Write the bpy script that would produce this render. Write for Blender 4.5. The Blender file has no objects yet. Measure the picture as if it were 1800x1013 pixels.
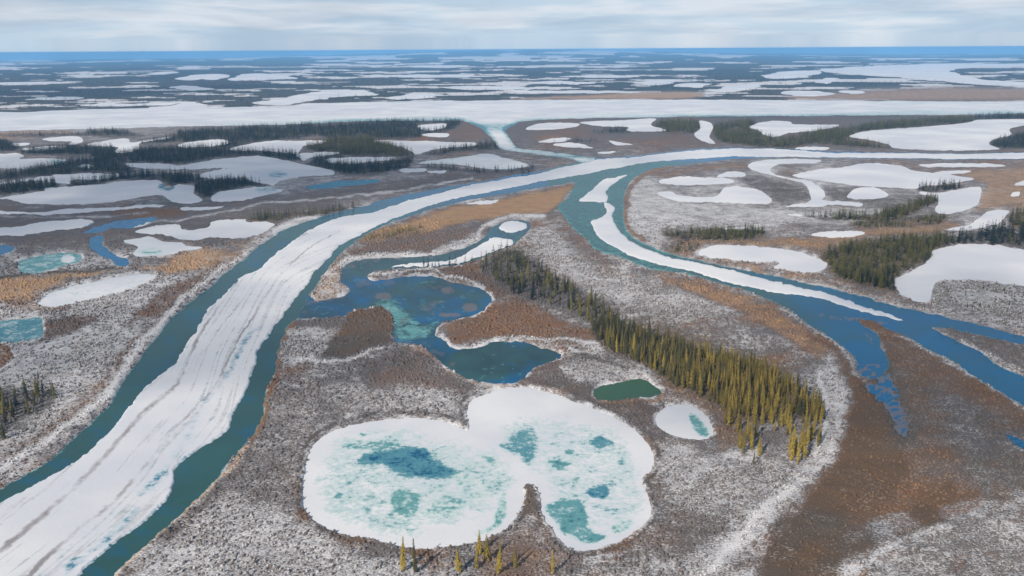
import bpy, math, random
import numpy as np
from mathutils import Matrix, Vector

rng = np.random.default_rng(7)
random.seed(7)
scene = bpy.context.scene
COL = scene.collection

# ------------------------------------------------------------------ camera
H = 150.0
F = 1559.0
CX, CY = 900.0, 506.5
HOR = 87.0          # eye level; the earth's curve drops the horizon some 10 px below it
R_EARTH = 6.371e6
PITCH = math.atan((CY - HOR) / F)
ROLL = math.atan(11.0 / 1800.0)
fw = np.array([0, math.cos(PITCH), -math.sin(PITCH)])
r0 = np.array([1.0, 0, 0])
u0 = np.array([0, math.sin(PITCH), math.cos(PITCH)])
rt = r0 * math.cos(ROLL) - u0 * math.sin(ROLL)
up = u0 * math.cos(ROLL) + r0 * math.sin(ROLL)

cam_d = bpy.data.cameras.new("camera")
cam_d.sensor_width = 36.0
cam_d.lens = 36.0 * F / 1800.0
cam_d.clip_start = 1.0
cam_d.clip_end = 400000.0
cam = bpy.data.objects.new("camera", cam_d)
COL.objects.link(cam)
M = Matrix(((rt[0], up[0], -fw[0], 0), (rt[1], up[1], -fw[1], 0), (rt[2], up[2], -fw[2], H), (0, 0, 0, 1)))
cam.matrix_world = M
scene.camera = cam


def ground_at(px, py):
    """photo pixel -> point of the ground plane (real place in metres)"""
    px = np.asarray(px, float)
    py = np.asarray(py, float)
    d = fw[None] * F + rt[None] * (px.reshape(-1, 1) - CX) + up[None] * (CY - py.reshape(-1, 1))
    t = -H / np.minimum(d[:, 2], -1e-3)
    return d[:, 0] * t, d[:, 1] * t


def project(x, y):
    z = -H
    dx = x * rt[0] + y * rt[1] + z * rt[2]
    dy = x * up[0] + y * up[1] + z * up[2]
    dz = x * fw[0] + y * fw[1] + z * fw[2]
    ok = dz > 20
    dz = np.where(ok, dz, 20)
    px = np.where(ok, CX + F * dx / dz, -9999)
    py = np.where(ok, CY - F * dy / dz, 9999)
    return px, py


# ------------------------------------------------------------------ noise
_perm = rng.permutation(65536).astype(np.int64)
_val = rng.random(65536) * 2 - 1


def vnoise(x, y, seed=0):
    xi = np.floor(x).astype(np.int64)
    yi = np.floor(y).astype(np.int64)
    fx = x - xi
    fy = y - yi
    fx = fx * fx * (3 - 2 * fx)
    fy = fy * fy * (3 - 2 * fy)

    def h(a, b):
        return _val[(_perm[(a + seed * 131) & 65535] + b * 7919) & 65535]
    a = h(xi, yi) * (1 - fx) + h(xi + 1, yi) * fx
    b = h(xi, yi + 1) * (1 - fx) + h(xi + 1, yi + 1) * fx
    return a * (1 - fy) + b * fy


def fbm(x, y, seed=0, o=4):
    s = 0
    a = 0.5
    for k in range(o):
        s = s + a * vnoise(x * 2 ** k, y * 2 ** k, seed + k)
        a *= 0.5
    return s


def smooth(e0, e1, v):
    t = np.clip((v - e0) / (e1 - e0), 0, 1)
    return t * t * (3 - 2 * t)


def catmull(p, closed=True, n=5):
    p = np.array(p, float)
    if closed:
        a, b, c, d = np.roll(p, 1, 0), p, np.roll(p, -1, 0), np.roll(p, -2, 0)
    else:
        q = np.vstack([2 * p[0] - p[1], p, 2 * p[-1] - p[-2]])
        a, b, c, d = q[:-3], q[1:-2], q[2:-1], q[3:]
    out = []
    for k in range(n):
        t = k / n
        out.append(0.5 * ((2 * b) + (-a + c) * t + (2 * a - 5 * b + 4 * c - d) * t * t + (-a + 3 * b - 3 * c + d) * t ** 3))
    r = np.stack(out, 1).reshape(-1, 2)
    if not closed:
        r = np.vstack([r, p[-1:]])
    return r


# ------------------------------------------------------------------ the polar ground grid
ys = list(np.arange(1085, 262, -1.75)) + list(np.arange(262, 101.5, -0.95))
dist = [6, 30, 70, 110, 150, 180] + [H / math.tan(PITCH + math.atan((y - CY) / F)) for y in ys]
dmax = dist[-1]
while dist[-1] < 75000:
    dist.append(dist[-1] * 1.045)
dist = np.array(sorted(dist))
az_f = np.arange(-38.0, 38.001, 0.0643)
az_c1 = np.arange(-180, -38.5, 3.0)
az_c2 = np.arange(41, 180.1, 3.0)
az = np.radians(np.concatenate([az_c1, az_f, az_c2, [180.0]]))
NR, NC = len(dist), len(az)
D, A = np.meshgrid(dist, az, indexing='ij')
GX = (D * np.sin(A)).ravel()
GY = (D * np.cos(A)).ravel()
GD = D.ravel()
GA = A.ravel()
PX, PY = project(GX, GY)
# natural raggedness of every shoreline
U = GA * F
V = np.where(PY < 5000, PY, 5000.0)
amp = np.clip((V - 80) / 300, 0.25, 1.15)
WX = PX + amp * (2.6 * fbm(U / 17, V / 9, 3, 4) + 3.0 * vnoise(U / 60, V / 30, 9))
WY = PY + amp * (1.7 * fbm(U / 17, V / 9, 23, 4) + 1.6 * vnoise(U / 60, V / 30, 29))
farw = smooth(225, 190, V)
WX = WX + farw * 14 * fbm(U / 26, V / 2.6, 33, 3) + (1 - farw) * amp * 2.6 * fbm(U / 7, V / 4.5, 43, 3)
WY = WY + farw * 1.5 * fbm(U / 30, V / 3, 53, 3) + (1 - farw) * amp * 1.9 * fbm(U / 7, V / 4.5, 63, 3)
NV = NR * NC
idx = np.arange(NV).reshape(NR, NC)
QUADS = np.stack([idx[:-1, :-1], idx[:-1, 1:], idx[1:, 1:], idx[1:, :-1]], -1).reshape(-1, 4)


def sdf(poly, X, Y, margin=26.0, n=5):
    """signed distance in photo pixels, positive inside; -margin away from it"""
    p = catmull(poly, True, n) if n > 1 else np.array(poly, float)
    out = np.full(X.shape, -margin)
    x0, y0 = p.min(0) - margin
    x1, y1 = p.max(0) + margin
    m = np.nonzero((X > x0) & (X < x1) & (Y > y0) & (Y < y1))[0]
    if len(m) == 0:
        return out
    x = X[m]
    y = Y[m]
    d2 = np.full(len(m), 1e12)
    ins = np.zeros(len(m), bool)
    q = np.roll(p, -1, 0)
    for (ax, ay), (bx, by) in zip(p, q):
        ex, ey = bx - ax, by - ay
        L = ex * ex + ey * ey
        if L < 1e-9:
            continue
        wx = x - ax
        wy = y - ay
        t = np.clip((wx * ex + wy * ey) / L, 0, 1)
        dd = (wx - t * ex) ** 2 + (wy - t * ey) ** 2
        np.minimum(d2, dd, out=d2)
        if ay != by:
            c = (ay > y) != (by > y)
            ins ^= c & (x < ex * (y - ay) / (by - ay) + ax)
    d = np.sqrt(d2)
    out[m] = np.maximum(np.where(ins, d, -d), -margin)
    return out


def line_d(pts, X, Y, margin=40.0, n=5):
    """distance in photo pixels to a traced line"""
    p = catmull(pts, False, n)
    out = np.full(X.shape, 999.0)
    x0, y0 = p.min(0) - margin
    x1, y1 = p.max(0) + margin
    m = np.nonzero((X > x0) & (X < x1) & (Y > y0) & (Y < y1))[0]
    x = X[m]
    y = Y[m]
    d2 = np.full(len(m), 1e6)
    for (ax, ay), (bx, by) in zip(p[:-1], p[1:]):
        ex, ey = bx - ax, by - ay
        L = ex * ex + ey * ey + 1e-9
        t = np.clip(((x - ax) * ex + (y - ay) * ey) / L, 0, 1)
        np.minimum(d2, (x - ax - t * ex) ** 2 + (y - ay - t * ey) ** 2, out=d2)
    out[m] = np.sqrt(d2)
    return out


# ------------------------------------------------------------------ traced shorelines (photo pixels, laid on the ground plane)
RIVER = [(-330, 1110), (-150, 935), (0, 862), (16, 851), (68, 822), (105, 796), (153, 748), (195, 712), (210, 685), (226, 659), (258, 611),
         (295, 569), (337, 530), (372, 502), (403, 475), (433, 455), (450, 435), (480, 415), (513, 398), (550, 385), (597, 372), (644, 360),
         (657, 353), (711, 343), (768, 331), (815, 323), (868, 315), (902, 308), (936, 303), (962, 298), (996, 289), (1023, 284), (1046, 279),
         (1076, 278), (1103, 275), (1150, 269), (1200, 264), (1250, 260), (1334, 260), (1401, 263), (1468, 267), (1535, 268), (1636, 269),
         (1800, 268), (1950, 268), (1950, 281), (1800, 280), (1670, 280), (1535, 279), (1435, 278), (1368, 277), (1300, 279), (1250, 284),
         (1200, 291), (1170, 293), (1137, 301), (1110, 317), (1100, 334), (1096, 358), (1097, 388), (1103, 408), (1123, 424), (1150, 436),
         (1200, 451), (1267, 467), (1317, 477), (1368, 487), (1415, 498), (1468, 508), (1519, 521), (1569, 536), (1616, 546), (1710, 567),
         (1800, 590), (1920, 622), (1920, 640), (1800, 605), (1689, 581), (1640, 574), (1668, 592), (1711, 612), (1747, 638), (1800, 664),
         (1900, 718), (1900, 770), (1800, 714), (1763, 690), (1711, 660), (1668, 634), (1626, 612), (1595, 592), (1556, 577), (1530, 566),
         (1505, 562), (1520, 575), (1548, 590), (1552, 617), (1563, 643), (1552, 662), (1530, 668), (1508, 654), (1500, 628), (1478, 606),
         (1458, 593), (1426, 572), (1379, 541), (1342, 523), (1300, 508), (1236, 490), (1176, 479), (1137, 472), (1087, 452), (1043, 438),
         (1030, 421), (1006, 401), (996, 385), (979, 364), (999, 344), (1009, 325), (1004, 321), (969, 327), (902, 339), (835, 350),
         (785, 362), (734, 375), (684, 392), (644, 411), (620, 429), (600, 447), (577, 473), (556, 502), (544, 518), (534, 540), (524, 558),
         (511, 568), (492, 601), (482, 654), (466, 701), (458, 738), (432, 780), (384, 838), (337, 885), (284, 933), (232, 980), (200, 1012),
         (120, 1100)]
FLOE = [(-330, 1060), (-150, 960), (0, 884), (32, 868), (105, 828), (153, 797), (205, 744), (263, 676), (310, 634), (326, 601), (347, 580),
        (363, 548), (389, 522), (423, 489), (456, 475), (470, 458), (503, 432), (523, 418), (550, 401), (570, 391), (600, 381), (657, 371),
        (711, 354), (768, 341), (815, 327), (868, 318), (902, 312), (936, 307), (996, 292), (1046, 282), (1103, 277), (1150, 271),
        (1200, 266), (1250, 262), (1334, 261), (1401, 265), (1468, 269), (1535, 269), (1636, 270), (1800, 269), (1940, 269), (1940, 280),
        (1800, 279), (1670, 279), (1535, 278), (1435, 277), (1368, 276), (1290, 275), (1200, 280), (1150, 284), (1103, 292), (1063, 299),
        (1019, 307), (969, 316), (902, 329), (852, 339), (801, 349), (758, 361), (711, 376), (677, 391), (640, 408), (600, 431), (580, 452),
        (567, 465), (550, 482), (543, 495), (526, 517), (500, 554), (474, 585), (453, 619), (447, 654), (432, 690), (411, 727), (400, 754),
        (379, 775), (337, 801), (308, 827), (303, 854), (289, 885), (253, 917), (211, 948), (174, 980), (142, 1009), (60, 1090), (-300, 1110)]
FLOE_HEAD = [(1103, 307), (1083, 312), (1060, 317), (1046, 329), (1023, 346), (1016, 354), (1043, 356), (1065, 358), (1068, 348), (1063, 341),
             (1070, 329), (1087, 317)]
FLOE_TONGUE = [(1060, 360), (1068, 374), (1050, 385), (1040, 391), (1050, 415), (1070, 431), (1103, 448), (1144, 462), (1200, 475),
               (1250, 488), (1301, 502), (1351, 512), (1418, 520), (1468, 532), (1530, 551), (1587, 565), (1553, 549), (1484, 525), (1435, 511),
               (1384, 499), (1334, 488), (1267, 471), (1200, 457), (1160, 446), (1124, 433), (1095, 415), (1079, 391), (1076, 378), (1080, 368), (1071, 360)]
FLOE_OXBOW = [(687, 468), (751, 460), (788, 458), (818, 448), (848, 428), (868, 418), (899, 421), (902, 430), (865, 443), (832, 457),
              (788, 464), (748, 468)]
FLOE_ROUND = [(877, 398), (888, 390), (906, 388), (924, 392), (928, 399), (920, 405), (904, 408), (886, 406)]
LAKE = [(604, 470), (618, 461), (654, 454), (707, 453), (751, 450), (801, 442), (835, 428), (855, 411), (868, 396), (902, 386), (930, 390),
        (934, 400), (922, 416), (902, 432), (865, 445), (832, 460), (788, 467), (748, 470), (687, 473), (655, 478), (648, 484), (657, 492),
        (707, 487), (752, 484), (773, 489), (796, 496), (832, 504), (855, 514), (863, 526), (852, 544), (826, 556), (784, 567), (773, 576),
        (767, 588), (784, 603), (796, 613), (838, 613), (861, 603), (885, 600), (921, 600), (944, 609), (974, 618), (986, 627), (962, 638),
        (935, 647), (921, 665), (891, 674), (841, 670), (808, 659), (784, 644), (773, 633), (758, 618), (737, 606), (716, 603), (695, 600),
        (690, 585), (693, 567), (688, 552), (664, 540), (630, 545), (601, 557), (559, 559), (524, 559), (534, 540), (544, 519), (559, 529),
        (607, 521), (613, 508), (602, 499), (600, 483)]
BIGPOND = [(828, 704), (864, 688), (900, 680), (952, 686), (1000, 702), (1048, 718), (1092, 740), (1128, 764), (1147, 796), (1145, 824),
           (1127, 846), (1140, 876), (1145, 904), (1128, 928), (1096, 948), (1052, 966), (1008, 968), (988, 952), (964, 924), (955, 902),
           (948, 880), (943, 860), (932, 850), (919, 856), (919, 882), (906, 910), (884, 932), (840, 952), (780, 963), (720, 962), (652, 948), (604, 940), (564, 924),
           (537, 896), (532, 860), (536, 820), (549, 784), (584, 760), (640, 744), (704, 736), (760, 737), (800, 750), (826, 757), (822, 734)]
S, B = 'snow', 'water'
# outline, melt 0..1, green 0..1, how it looks
LAKES = [
    ([(0, 348), (77, 336), (81, 331), (124, 328), (168, 324), (235, 317), (279, 318), (292, 331), (312, 324), (342, 326), (339, 338), (356, 351),
      (336, 356), (302, 355), (285, 345), (262, 345), (201, 354), (134, 359), (50, 358), (17, 351)], 0, .3, "long snow covered lake with a blue notch in its north shore, left of the river"),
    ([(369, 348), (389, 336), (430, 331), (470, 329), (497, 336), (463, 344), (419, 352), (383, 354)], 0.05, .3, "small lens shaped snowy lake just right of the long notched lake"),
    ([(218, 288), (255, 287), (302, 289), (329, 289), (386, 279), (453, 274), (503, 282), (523, 287), (570, 297), (587, 302), (581, 309),
      (537, 311), (497, 317), (483, 327), (470, 324), (443, 319), (430, 311), (403, 314), (356, 311), (359, 304), (396, 296), (419, 294),
      (369, 296), (319, 297), (252, 296)], 0.03, .3, "branched snowy lake with a grey ice patch among dark spruce forest"),
    ([(-60, 326), (0, 321), (34, 316), (117, 307), (201, 304), (215, 307), (188, 314), (128, 317), (121, 324), (60, 317), (20, 322)], 0, .3, "narrow snowy lake between two dark rows of spruce at left"),
    ([(-60, 270), (0, 270), (34, 269), (44, 275), (37, 279), (101, 279), (117, 281), (107, 287), (50, 296), (17, 296), (-60, 294)], 0.08, .5, "snowy lake with pale teal eastern edge at the left forest"),
    ([(151, 255), (174, 250), (221, 244), (232, 250), (265, 244), (299, 239), (295, 243), (265, 247), (245, 252), (242, 262), (218, 270),
      (201, 267), (208, 260), (188, 258)], 0, .3, "crooked snowy lake with a long thin eastern arm in the left forest"),
    ([(312, 255), (336, 249), (386, 245), (406, 250), (386, 255), (329, 260)], 0, .3, "small oval snowy lake in the dark forest south of the wide river"),
    ([(399, 262), (446, 252), (497, 247), (570, 247), (564, 252), (537, 255), (530, 262), (523, 269), (487, 267), (436, 264)], 0, .3, "wedge shaped snowy lake beside an olive spruce knoll"),
    ([(523, 270), (587, 267), (597, 270), (550, 276), (535, 283), (528, 277)], 0, .3, "thin hooked snowy pool under the olive spruce knoll"),
    ([(74, 244), (134, 240), (144, 250), (121, 255), (124, 249), (94, 249)], 0, .3, "small hooked snowy lake near the left end of the wide river"),
    ([(20, 252), (38, 250), (54, 252), (45, 255), (25, 256)], 0, .3, "tiny snowy pool at the far left forest edge"),
    ([(40, 261), (80, 257), (118, 258), (110, 262), (60, 264)], 0, .3, "thin snowy strip of lake in front of the far left trees"),
    ([(138, 294), (150, 289), (166, 291), (160, 296)], 0.3, .5, "tiny pale pool enclosed by dark spruce at left"),
    ([(-40, 369), (0, 370), (20, 373), (67, 373), (111, 368), (201, 364), (282, 361), (279, 365), (201, 369), (117, 376), (67, 378), (-40, 374)], 0.05, .3, "long thin snowy slough south of the long notched lake"),
    ([(319, 364), (339, 363), (393, 363), (369, 368), (322, 370)], 0, .3, "short snowy strip pond at the end of the thin slough"),
    ([(-50, 402), (0, 400), (34, 398), (84, 390), (151, 386), (166, 390), (154, 398), (101, 405), (34, 413), (-50, 412)], 0, .3, "spindle shaped snowy lake beside the blue pond at left"),
    ([(144, 410), (174, 398), (208, 388), (268, 383), (270, 391), (235, 401), (201, 401), (181, 408)], 0.9, 0, "blue open pond that narrows into a winding blue creek"),
    ([(158, 421), (168, 415), (181, 416), (183, 434), (201, 447), (225, 458), (225, 468), (208, 468), (195, 458), (164, 440)], 0.9, .05, "winding blue creek running out of the blue pond"),
    ([(240, 406), (275, 398), (312, 396), (322, 405), (366, 400), (372, 391), (403, 385), (430, 386), (433, 390), (470, 391), (483, 395), (463, 408),
      (419, 418), (369, 416), (349, 421), (319, 420), (285, 411), (248, 411)], 0, .3, "irregular snowy lake closest to the main river's west bank"),
    ([(218, 426), (242, 421), (265, 415), (279, 420), (292, 425), (319, 425), (329, 433), (352, 435), (349, 439), (319, 442), (302, 448), (248, 452),
      (232, 448), (238, 442), (242, 433)], 0.12, 1, "star shaped snowy pond with a pale green middle"),
    ([(27, 465), (44, 455), (84, 447), (117, 445), (143, 448), (143, 458), (117, 465), (67, 477), (37, 478)], 0.62, .8, "oval teal ice pond with a white rim on tan ground"),
    ([(-50, 430), (0, 431), (23, 432), (13, 445), (-50, 458)], 0.9, .05, "blue pond cut by the photo's left edge"),
    ([(70, 535), (84, 521), (101, 512), (151, 499), (201, 489), (252, 482), (272, 484), (255, 497), (201, 515), (134, 534), (90, 541)], 0.2, .35, "smooth grey white oval pond on the snowy scrub left of the river"),
    ([(-60, 570), (0, 567), (68, 559), (76, 572), (71, 590), (32, 601), (-60, 602)], 0.66, .5, "grey teal pond at the left edge below the grey white oval"),
    ([(654, 247), (734, 247), (788, 250), (832, 250), (835, 255), (801, 259), (761, 264), (734, 272), (724, 267), (701, 257)], 0, .3, "funnel shaped snowy lake in the central forest"),
    ([(734, 220), (781, 217), (785, 222), (774, 227), (748, 229)], 0, .3, "small snowy pond on the forest shore of the wide river"),
    ([(744, 235), (788, 235), (785, 241), (754, 240)], 0, .3, "small snowy strip pond below the forest shore pond"),
    ([(575, 284), (587, 278), (687, 276), (686, 281), (634, 286), (600, 288)], 0, .3, "flat snowy lake between two forest bands at centre left"),
    ([(734, 287), (788, 279), (852, 270), (885, 276), (929, 289), (922, 294), (882, 298), (818, 292), (788, 289)], 0.22, .4, "pale ice lake with greyish melt north of the main river bend"),
    ([(702, 299), (714, 296), (748, 297), (744, 302), (711, 303)], 0, .3, "tiny snowy pond, larger of two just north of the river bend"),
    ([(751, 302), (781, 301), (778, 305), (755, 305)], 0, .3, "tiny snowy pond, smaller of two just north of the river bend"),
    ([(537, 330), (570, 322), (600, 318), (660, 316), (664, 320), (620, 326), (560, 332)], 0.75, .1, "thin blue pond on purple scrub north of the river bend"),
    ([(926, 225), (952, 217), (1016, 217), (1003, 225), (936, 229)], 0, .3, "snowy lake on the point where the slough leaves the wide river"),
    ([(1019, 215), (1090, 212), (1150, 208), (1144, 220), (1170, 230), (1103, 230), (1103, 223), (1053, 222)], 0.05, .3, "broad snowy flat beside the dark wooded knoll at centre"),
    ([(946, 250), (976, 242), (1003, 244), (979, 250)], 0.05, .3, "sliver of snowy pond east of the slough, first of three"),
    ([(972, 255), (1003, 250), (1043, 260), (1019, 260)], 0.05, .3, "sliver of snowy pond east of the slough, second of three"),
    ([(1070, 247), (1113, 254), (1083, 255)], 0.05, .3, "sliver of snowy pond east of the slough, third of three"),
    ([(1046, 269), (1083, 266), (1070, 271)], 0.05, .3, "sliver of snow ice where the slough meets the main river"),
    ([(821, 359), (852, 353), (879, 352), (855, 359)], 0, .3, "narrow snow strip lying in the orange sedge of the island"),
    ([(1042, 687), (1058, 679), (1089, 673), (1121, 665), (1141, 673), (1161, 691), (1153, 697), (1117, 701), (1058, 703)], 1.0, 1.6, "small dark green pond below the golden spruce grove"),
    ([(1153, 732), (1172, 716), (1200, 712), (1236, 724), (1255, 748), (1251, 766), (1232, 774), (1200, 770), (1168, 756)], 0, 1, "small round white pond with a green patch beside the grove"),
    ([(1230, 213), (1247, 215), (1254, 223), (1247, 240), (1257, 252), (1237, 249), (1220, 237), (1230, 227)], 0, .3, "curved snowy creek through the wooded knoll south of the wide river"),
    ([(1317, 223), (1351, 213), (1388, 213), (1398, 218), (1475, 220), (1435, 229), (1388, 234), (1368, 240), (1348, 239), (1334, 230)], 0, .3, "triangular snowy lake ringed by olive spruce at right"),
    ([(1502, 235), (1535, 229), (1636, 222), (1703, 215), (1723, 210), (1800, 209), (1900, 212), (1784, 223), (1777, 237), (1750, 244),
      (1737, 254), (1757, 262), (1703, 264), (1603, 263), (1572, 260), (1562, 254), (1535, 247), (1495, 240)], 0, .3, "largest snowy lake on the right, below the wide river"),
    ([(1314, 291), (1334, 282), (1388, 280), (1442, 281), (1428, 287), (1374, 288), (1354, 296), (1361, 306), (1395, 314), (1421, 317), (1448, 333),
      (1453, 344), (1448, 351), (1509, 356), (1509, 363), (1462, 360), (1435, 363), (1388, 365), (1385, 363), (1421, 356), (1425, 341),
      (1415, 324), (1388, 316), (1344, 306), (1324, 299)], 0.1, .3, "snowy S shaped oxbow channel on the right hand flats"),
    ([(1391, 307), (1435, 299), (1485, 294), (1529, 287), (1579, 291), (1603, 299), (1636, 304), (1710, 314), (1693, 319), (1670, 324), (1630, 326),
      (1609, 331), (1552, 329), (1502, 326), (1452, 319), (1418, 314)], 0, .3, "wide lens shaped snowy lake beside the S shaped oxbow"),
    ([(1490, 343), (1512, 331), (1542, 331), (1562, 341), (1552, 348), (1522, 349), (1495, 349)], 0, .3, "small egg shaped snowy pond at the tail of the oxbow"),
    ([(1260, 309), (1284, 302), (1307, 304), (1307, 311), (1267, 312)], 0, .3, "small snowy pond left of the oxbow, upper of two"),
    ([(1160, 318), (1180, 312), (1200, 310), (1270, 314), (1289, 318), (1280, 323), (1230, 325), (1170, 323)], 0, .3, "flat snowy pond left of the oxbow, lower of two"),
    ([(1155, 340), (1180, 337), (1200, 343), (1254, 346), (1274, 331), (1301, 328), (1334, 334), (1358, 351), (1348, 359), (1301, 358), (1250, 355),
      (1200, 355), (1170, 347)], 0, .3, "snowy lake with a long western tail near the side channel"),
    ([(1616, 289), (1703, 287), (1757, 288), (1764, 292), (1703, 294), (1636, 294)], 0, .3, "thin snowy strip lake close below the frozen river arm"),
    ([(1643, 303), (1697, 300), (1703, 304), (1660, 307)], 0, .3, "tiny snowy strip east of the wide lens shaped lake"),
    ([(1643, 371), (1650, 358), (1645, 347), (1619, 341), (1619, 337), (1653, 339), (1683, 334), (1717, 328), (1725, 331), (1723, 354), (1703, 369), (1663, 376)], 0, .3, "blocky snowy lake on the ochre ground at right"),
    ([(1660, 405), (1703, 395), (1727, 380), (1737, 373), (1774, 370), (1767, 381), (1754, 395), (1723, 401), (1687, 406)], 0, .3, "comma shaped snowy lake behind the dark spruce row at right"),
    ([(1784, 326), (1800, 318), (1850, 316), (1850, 324)], 0, .3, "snowy pond cut by the photo's right edge, upper one"),
    ([(1777, 345), (1780, 338), (1792, 337), (1790, 345)], 0, .3, "tiny round snowy pond on ochre ground at right"),
    ([(1428, 413), (1452, 408), (1502, 406), (1522, 411), (1475, 418)], 0, .3, "small snowy strip pond behind the olive grove"),
    ([(1230, 445), (1250, 433), (1284, 431), (1351, 435), (1401, 442), (1421, 450), (1448, 462), (1452, 468), (1432, 479), (1391, 477), (1358, 472),
      (1368, 462), (1341, 460), (1301, 458), (1250, 453)], 0.03, .3, "long snowy pond with tan shores above the side channel"),
    ([(1572, 492), (1603, 475), (1633, 458), (1640, 442), (1670, 433), (1703, 430), (1754, 432), (1800, 438), (1920, 445), (1920, 515), (1800, 502),
      (1770, 500), (1720, 492), (1670, 492), (1646, 497), (1636, 525), (1613, 530), (1589, 519), (1576, 502)], 0, .3, "large snowy lake beside the olive grove at the right edge"),
    ([(1398, 260), (1430, 258), (1458, 260), (1450, 264), (1405, 263)], 0, .3, "thin snowy pool on the bank of the frozen river arm"),
    ([(1274, 400), (1331, 399), (1328, 403), (1278, 403)], 0, .3, "small snow strip inside the dark spruce row above the channel"),
    ([(1374, 376), (1408, 379), (1400, 382)], 0, .3, "tiny snow strip on the speckled flat below the oxbow"),
    ([(1540, 672), (1566, 650), (1578, 684), (1588, 716), (1597, 744), (1596, 768), (1580, 764), (1564, 736), (1540, 704), (1512, 676)], 0.93, 0.1, "ragged blue wet streak trailing from the blue inlet into the brown marsh"),
    ([(1770, 764), (1792, 772), (1840, 792), (1840, 797), (1798, 788), (1780, 776)], 0.9, .2, "blue puddle in the brown marsh at the right edge"),
    # beyond the wide river
    ([(1445, 122), (1525, 115), (1650, 111), (1800, 109), (1920, 108), (1920, 115), (1800, 116), (1700, 119), (1672, 123), (1682, 129), (1720, 138), (1800, 143),
      (1920, 146), (1920, 158), (1800, 153), (1700, 147), (1575, 136), (1475, 129)], 0, .3, "far snowy river bend at the upper right, curled round a dark island"),
    ([(310, 139), (330, 132), (370, 129), (405, 131), (390, 138), (350, 141)], 0, .3, "far snowy lake, left one of the pair below the horizon"),
    ([(405, 141), (420, 132), (450, 127), (485, 131), (520, 137), (470, 140)], 0, .3, "far snowy lake, right one of the pair below the horizon"),
    ([(292, 154), (330, 151), (372, 155), (345, 159)], 0.1, .2, "far thin snowy lake in dark blue forest at left"),
    ([(436, 180), (500, 172), (570, 158), (640, 160), (660, 167), (600, 170), (560, 176), (500, 184)], 0, .3, "far ragged snowy lake just beyond the wide river"),
    ([(-40, 146), (40, 143), (140, 143), (110, 146), (20, 148)], 0, .3, "far snowy strip at the left edge below the horizon"),
    ([(700, 115), (760, 111), (825, 113), (800, 118), (740, 118)], 0, .3, "far snowy lake in the middle of the horizon plain"),
    ([(775, 153), (850, 150), (960, 154), (900, 158), (820, 157)], 0, .3, "far thin snowy lake above the centre of the wide river"),
    ([(900, 159), (1000, 158), (1130, 161), (1050, 164), (930, 163)], 0.05, .3, "far long snowy strip parallel to the wide river"),
    ([(920, 144), (980, 142), (1060, 146), (1000, 148)], 0, .3, "far narrow snowy lake, left of the central pair"),
    ([(1110, 146), (1150, 140), (1190, 139), (1170, 148)], 0, .3, "far narrow snowy lake, right of the central pair"),
    ([(1185, 151), (1210, 145), (1245, 147), (1225, 154)], 0, .3, "far small snowy lake before the rust shore"),
    ([(1240, 160), (1290, 150), (1340, 147), (1325, 156), (1280, 161)], 0, .3, "far snowy lake with pointed west end right of the rust shore"),
    ([(1335, 135), (1380, 125), (1440, 124), (1430, 133), (1380, 138)], 0, .3, "far bright snowy lake left of the curled river bend"),
    ([(1432, 144), (1450, 136), (1472, 138), (1455, 147)], 0, .3, "far small snowy lake under the curled river bend"),
    ([(1370, 164), (1405, 158), (1470, 164), (1430, 170)], 0, .3, "far snowy lake on the rust ground above the wide river"),
    ([(1475, 161), (1510, 158), (1525, 162), (1500, 165)], 0.1, .3, "far small grey snowy lake on the rust ground"),
    ([(195, 187), (240, 181), (350, 179), (300, 184)], 0, .3, "far snowy spit beside the wide river at left"),
    ([(40, 175), (90, 170), (150, 171), (120, 175)], 0.05, .3, "far snowy strip in the dark blue forest, upper left"),
    ([(140, 186), (180, 181), (230, 181), (200, 185)], 0.05, .3, "far snowy strip next to the snowy spit"),
    ([(250, 130), (290, 125), (318, 126), (290, 130)], 0, .3, "far small snowy streak left of the lake pair"),
    ([(675, 174), (720, 165), (780, 166), (740, 173)], 0.1, .3, "far snowy flat touching the wide river at centre left"),
    ([(640, 133), (760, 130), (880, 133), (760, 136)], 0.1, .2, "far hairline snowy lake across the middle plain"),
    ([(980, 134), (1060, 131), (1130, 134), (1060, 137)], 0, .3, "far hairline snowy lake right of the middle plain"),
]
WIDE = [(-160, 200), (0, 197), (50, 197), (125, 193), (240, 190), (280, 186), (350, 181), (365, 187), (500, 187), (550, 182), (700, 178), (895, 176),
        (1200, 175), (1400, 176), (1650, 178), (1800, 178), (1960, 178), (1960, 198), (1800, 199), (1700, 201), (1500, 203), (1350, 204), (1175, 206),
        (1000, 209), (920, 214), (902, 221), (889, 228), (893, 236), (902, 250), (912, 260), (952, 265), (1003, 272), (1046, 279), (1060, 284),
        (1023, 287), (1003, 279), (952, 272), (902, 265), (879, 260), (862, 240), (840, 224), (815, 214), (800, 212), (650, 213), (490, 219), (310, 222),
        (220, 225), (100, 228), (0, 230), (-160, 236)]

# ------------------------------------------------------------------ signed distances of all water on the grid
sdW = np.full(NV, -26.0)
owner = np.full(NV, -1, np.int32)
water = []       # name, label, category


def add_water(poly, name, label, cat):
    k = len(water)
    s = sdf(poly, WX, WY)
    if k > 3:
        s = s - FARBREAK
    s = s - TRAIL
    m = s > sdW
    sdW[m] = s[m]
    owner[m] = k
    water.append((name, label, cat))
    return s


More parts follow.
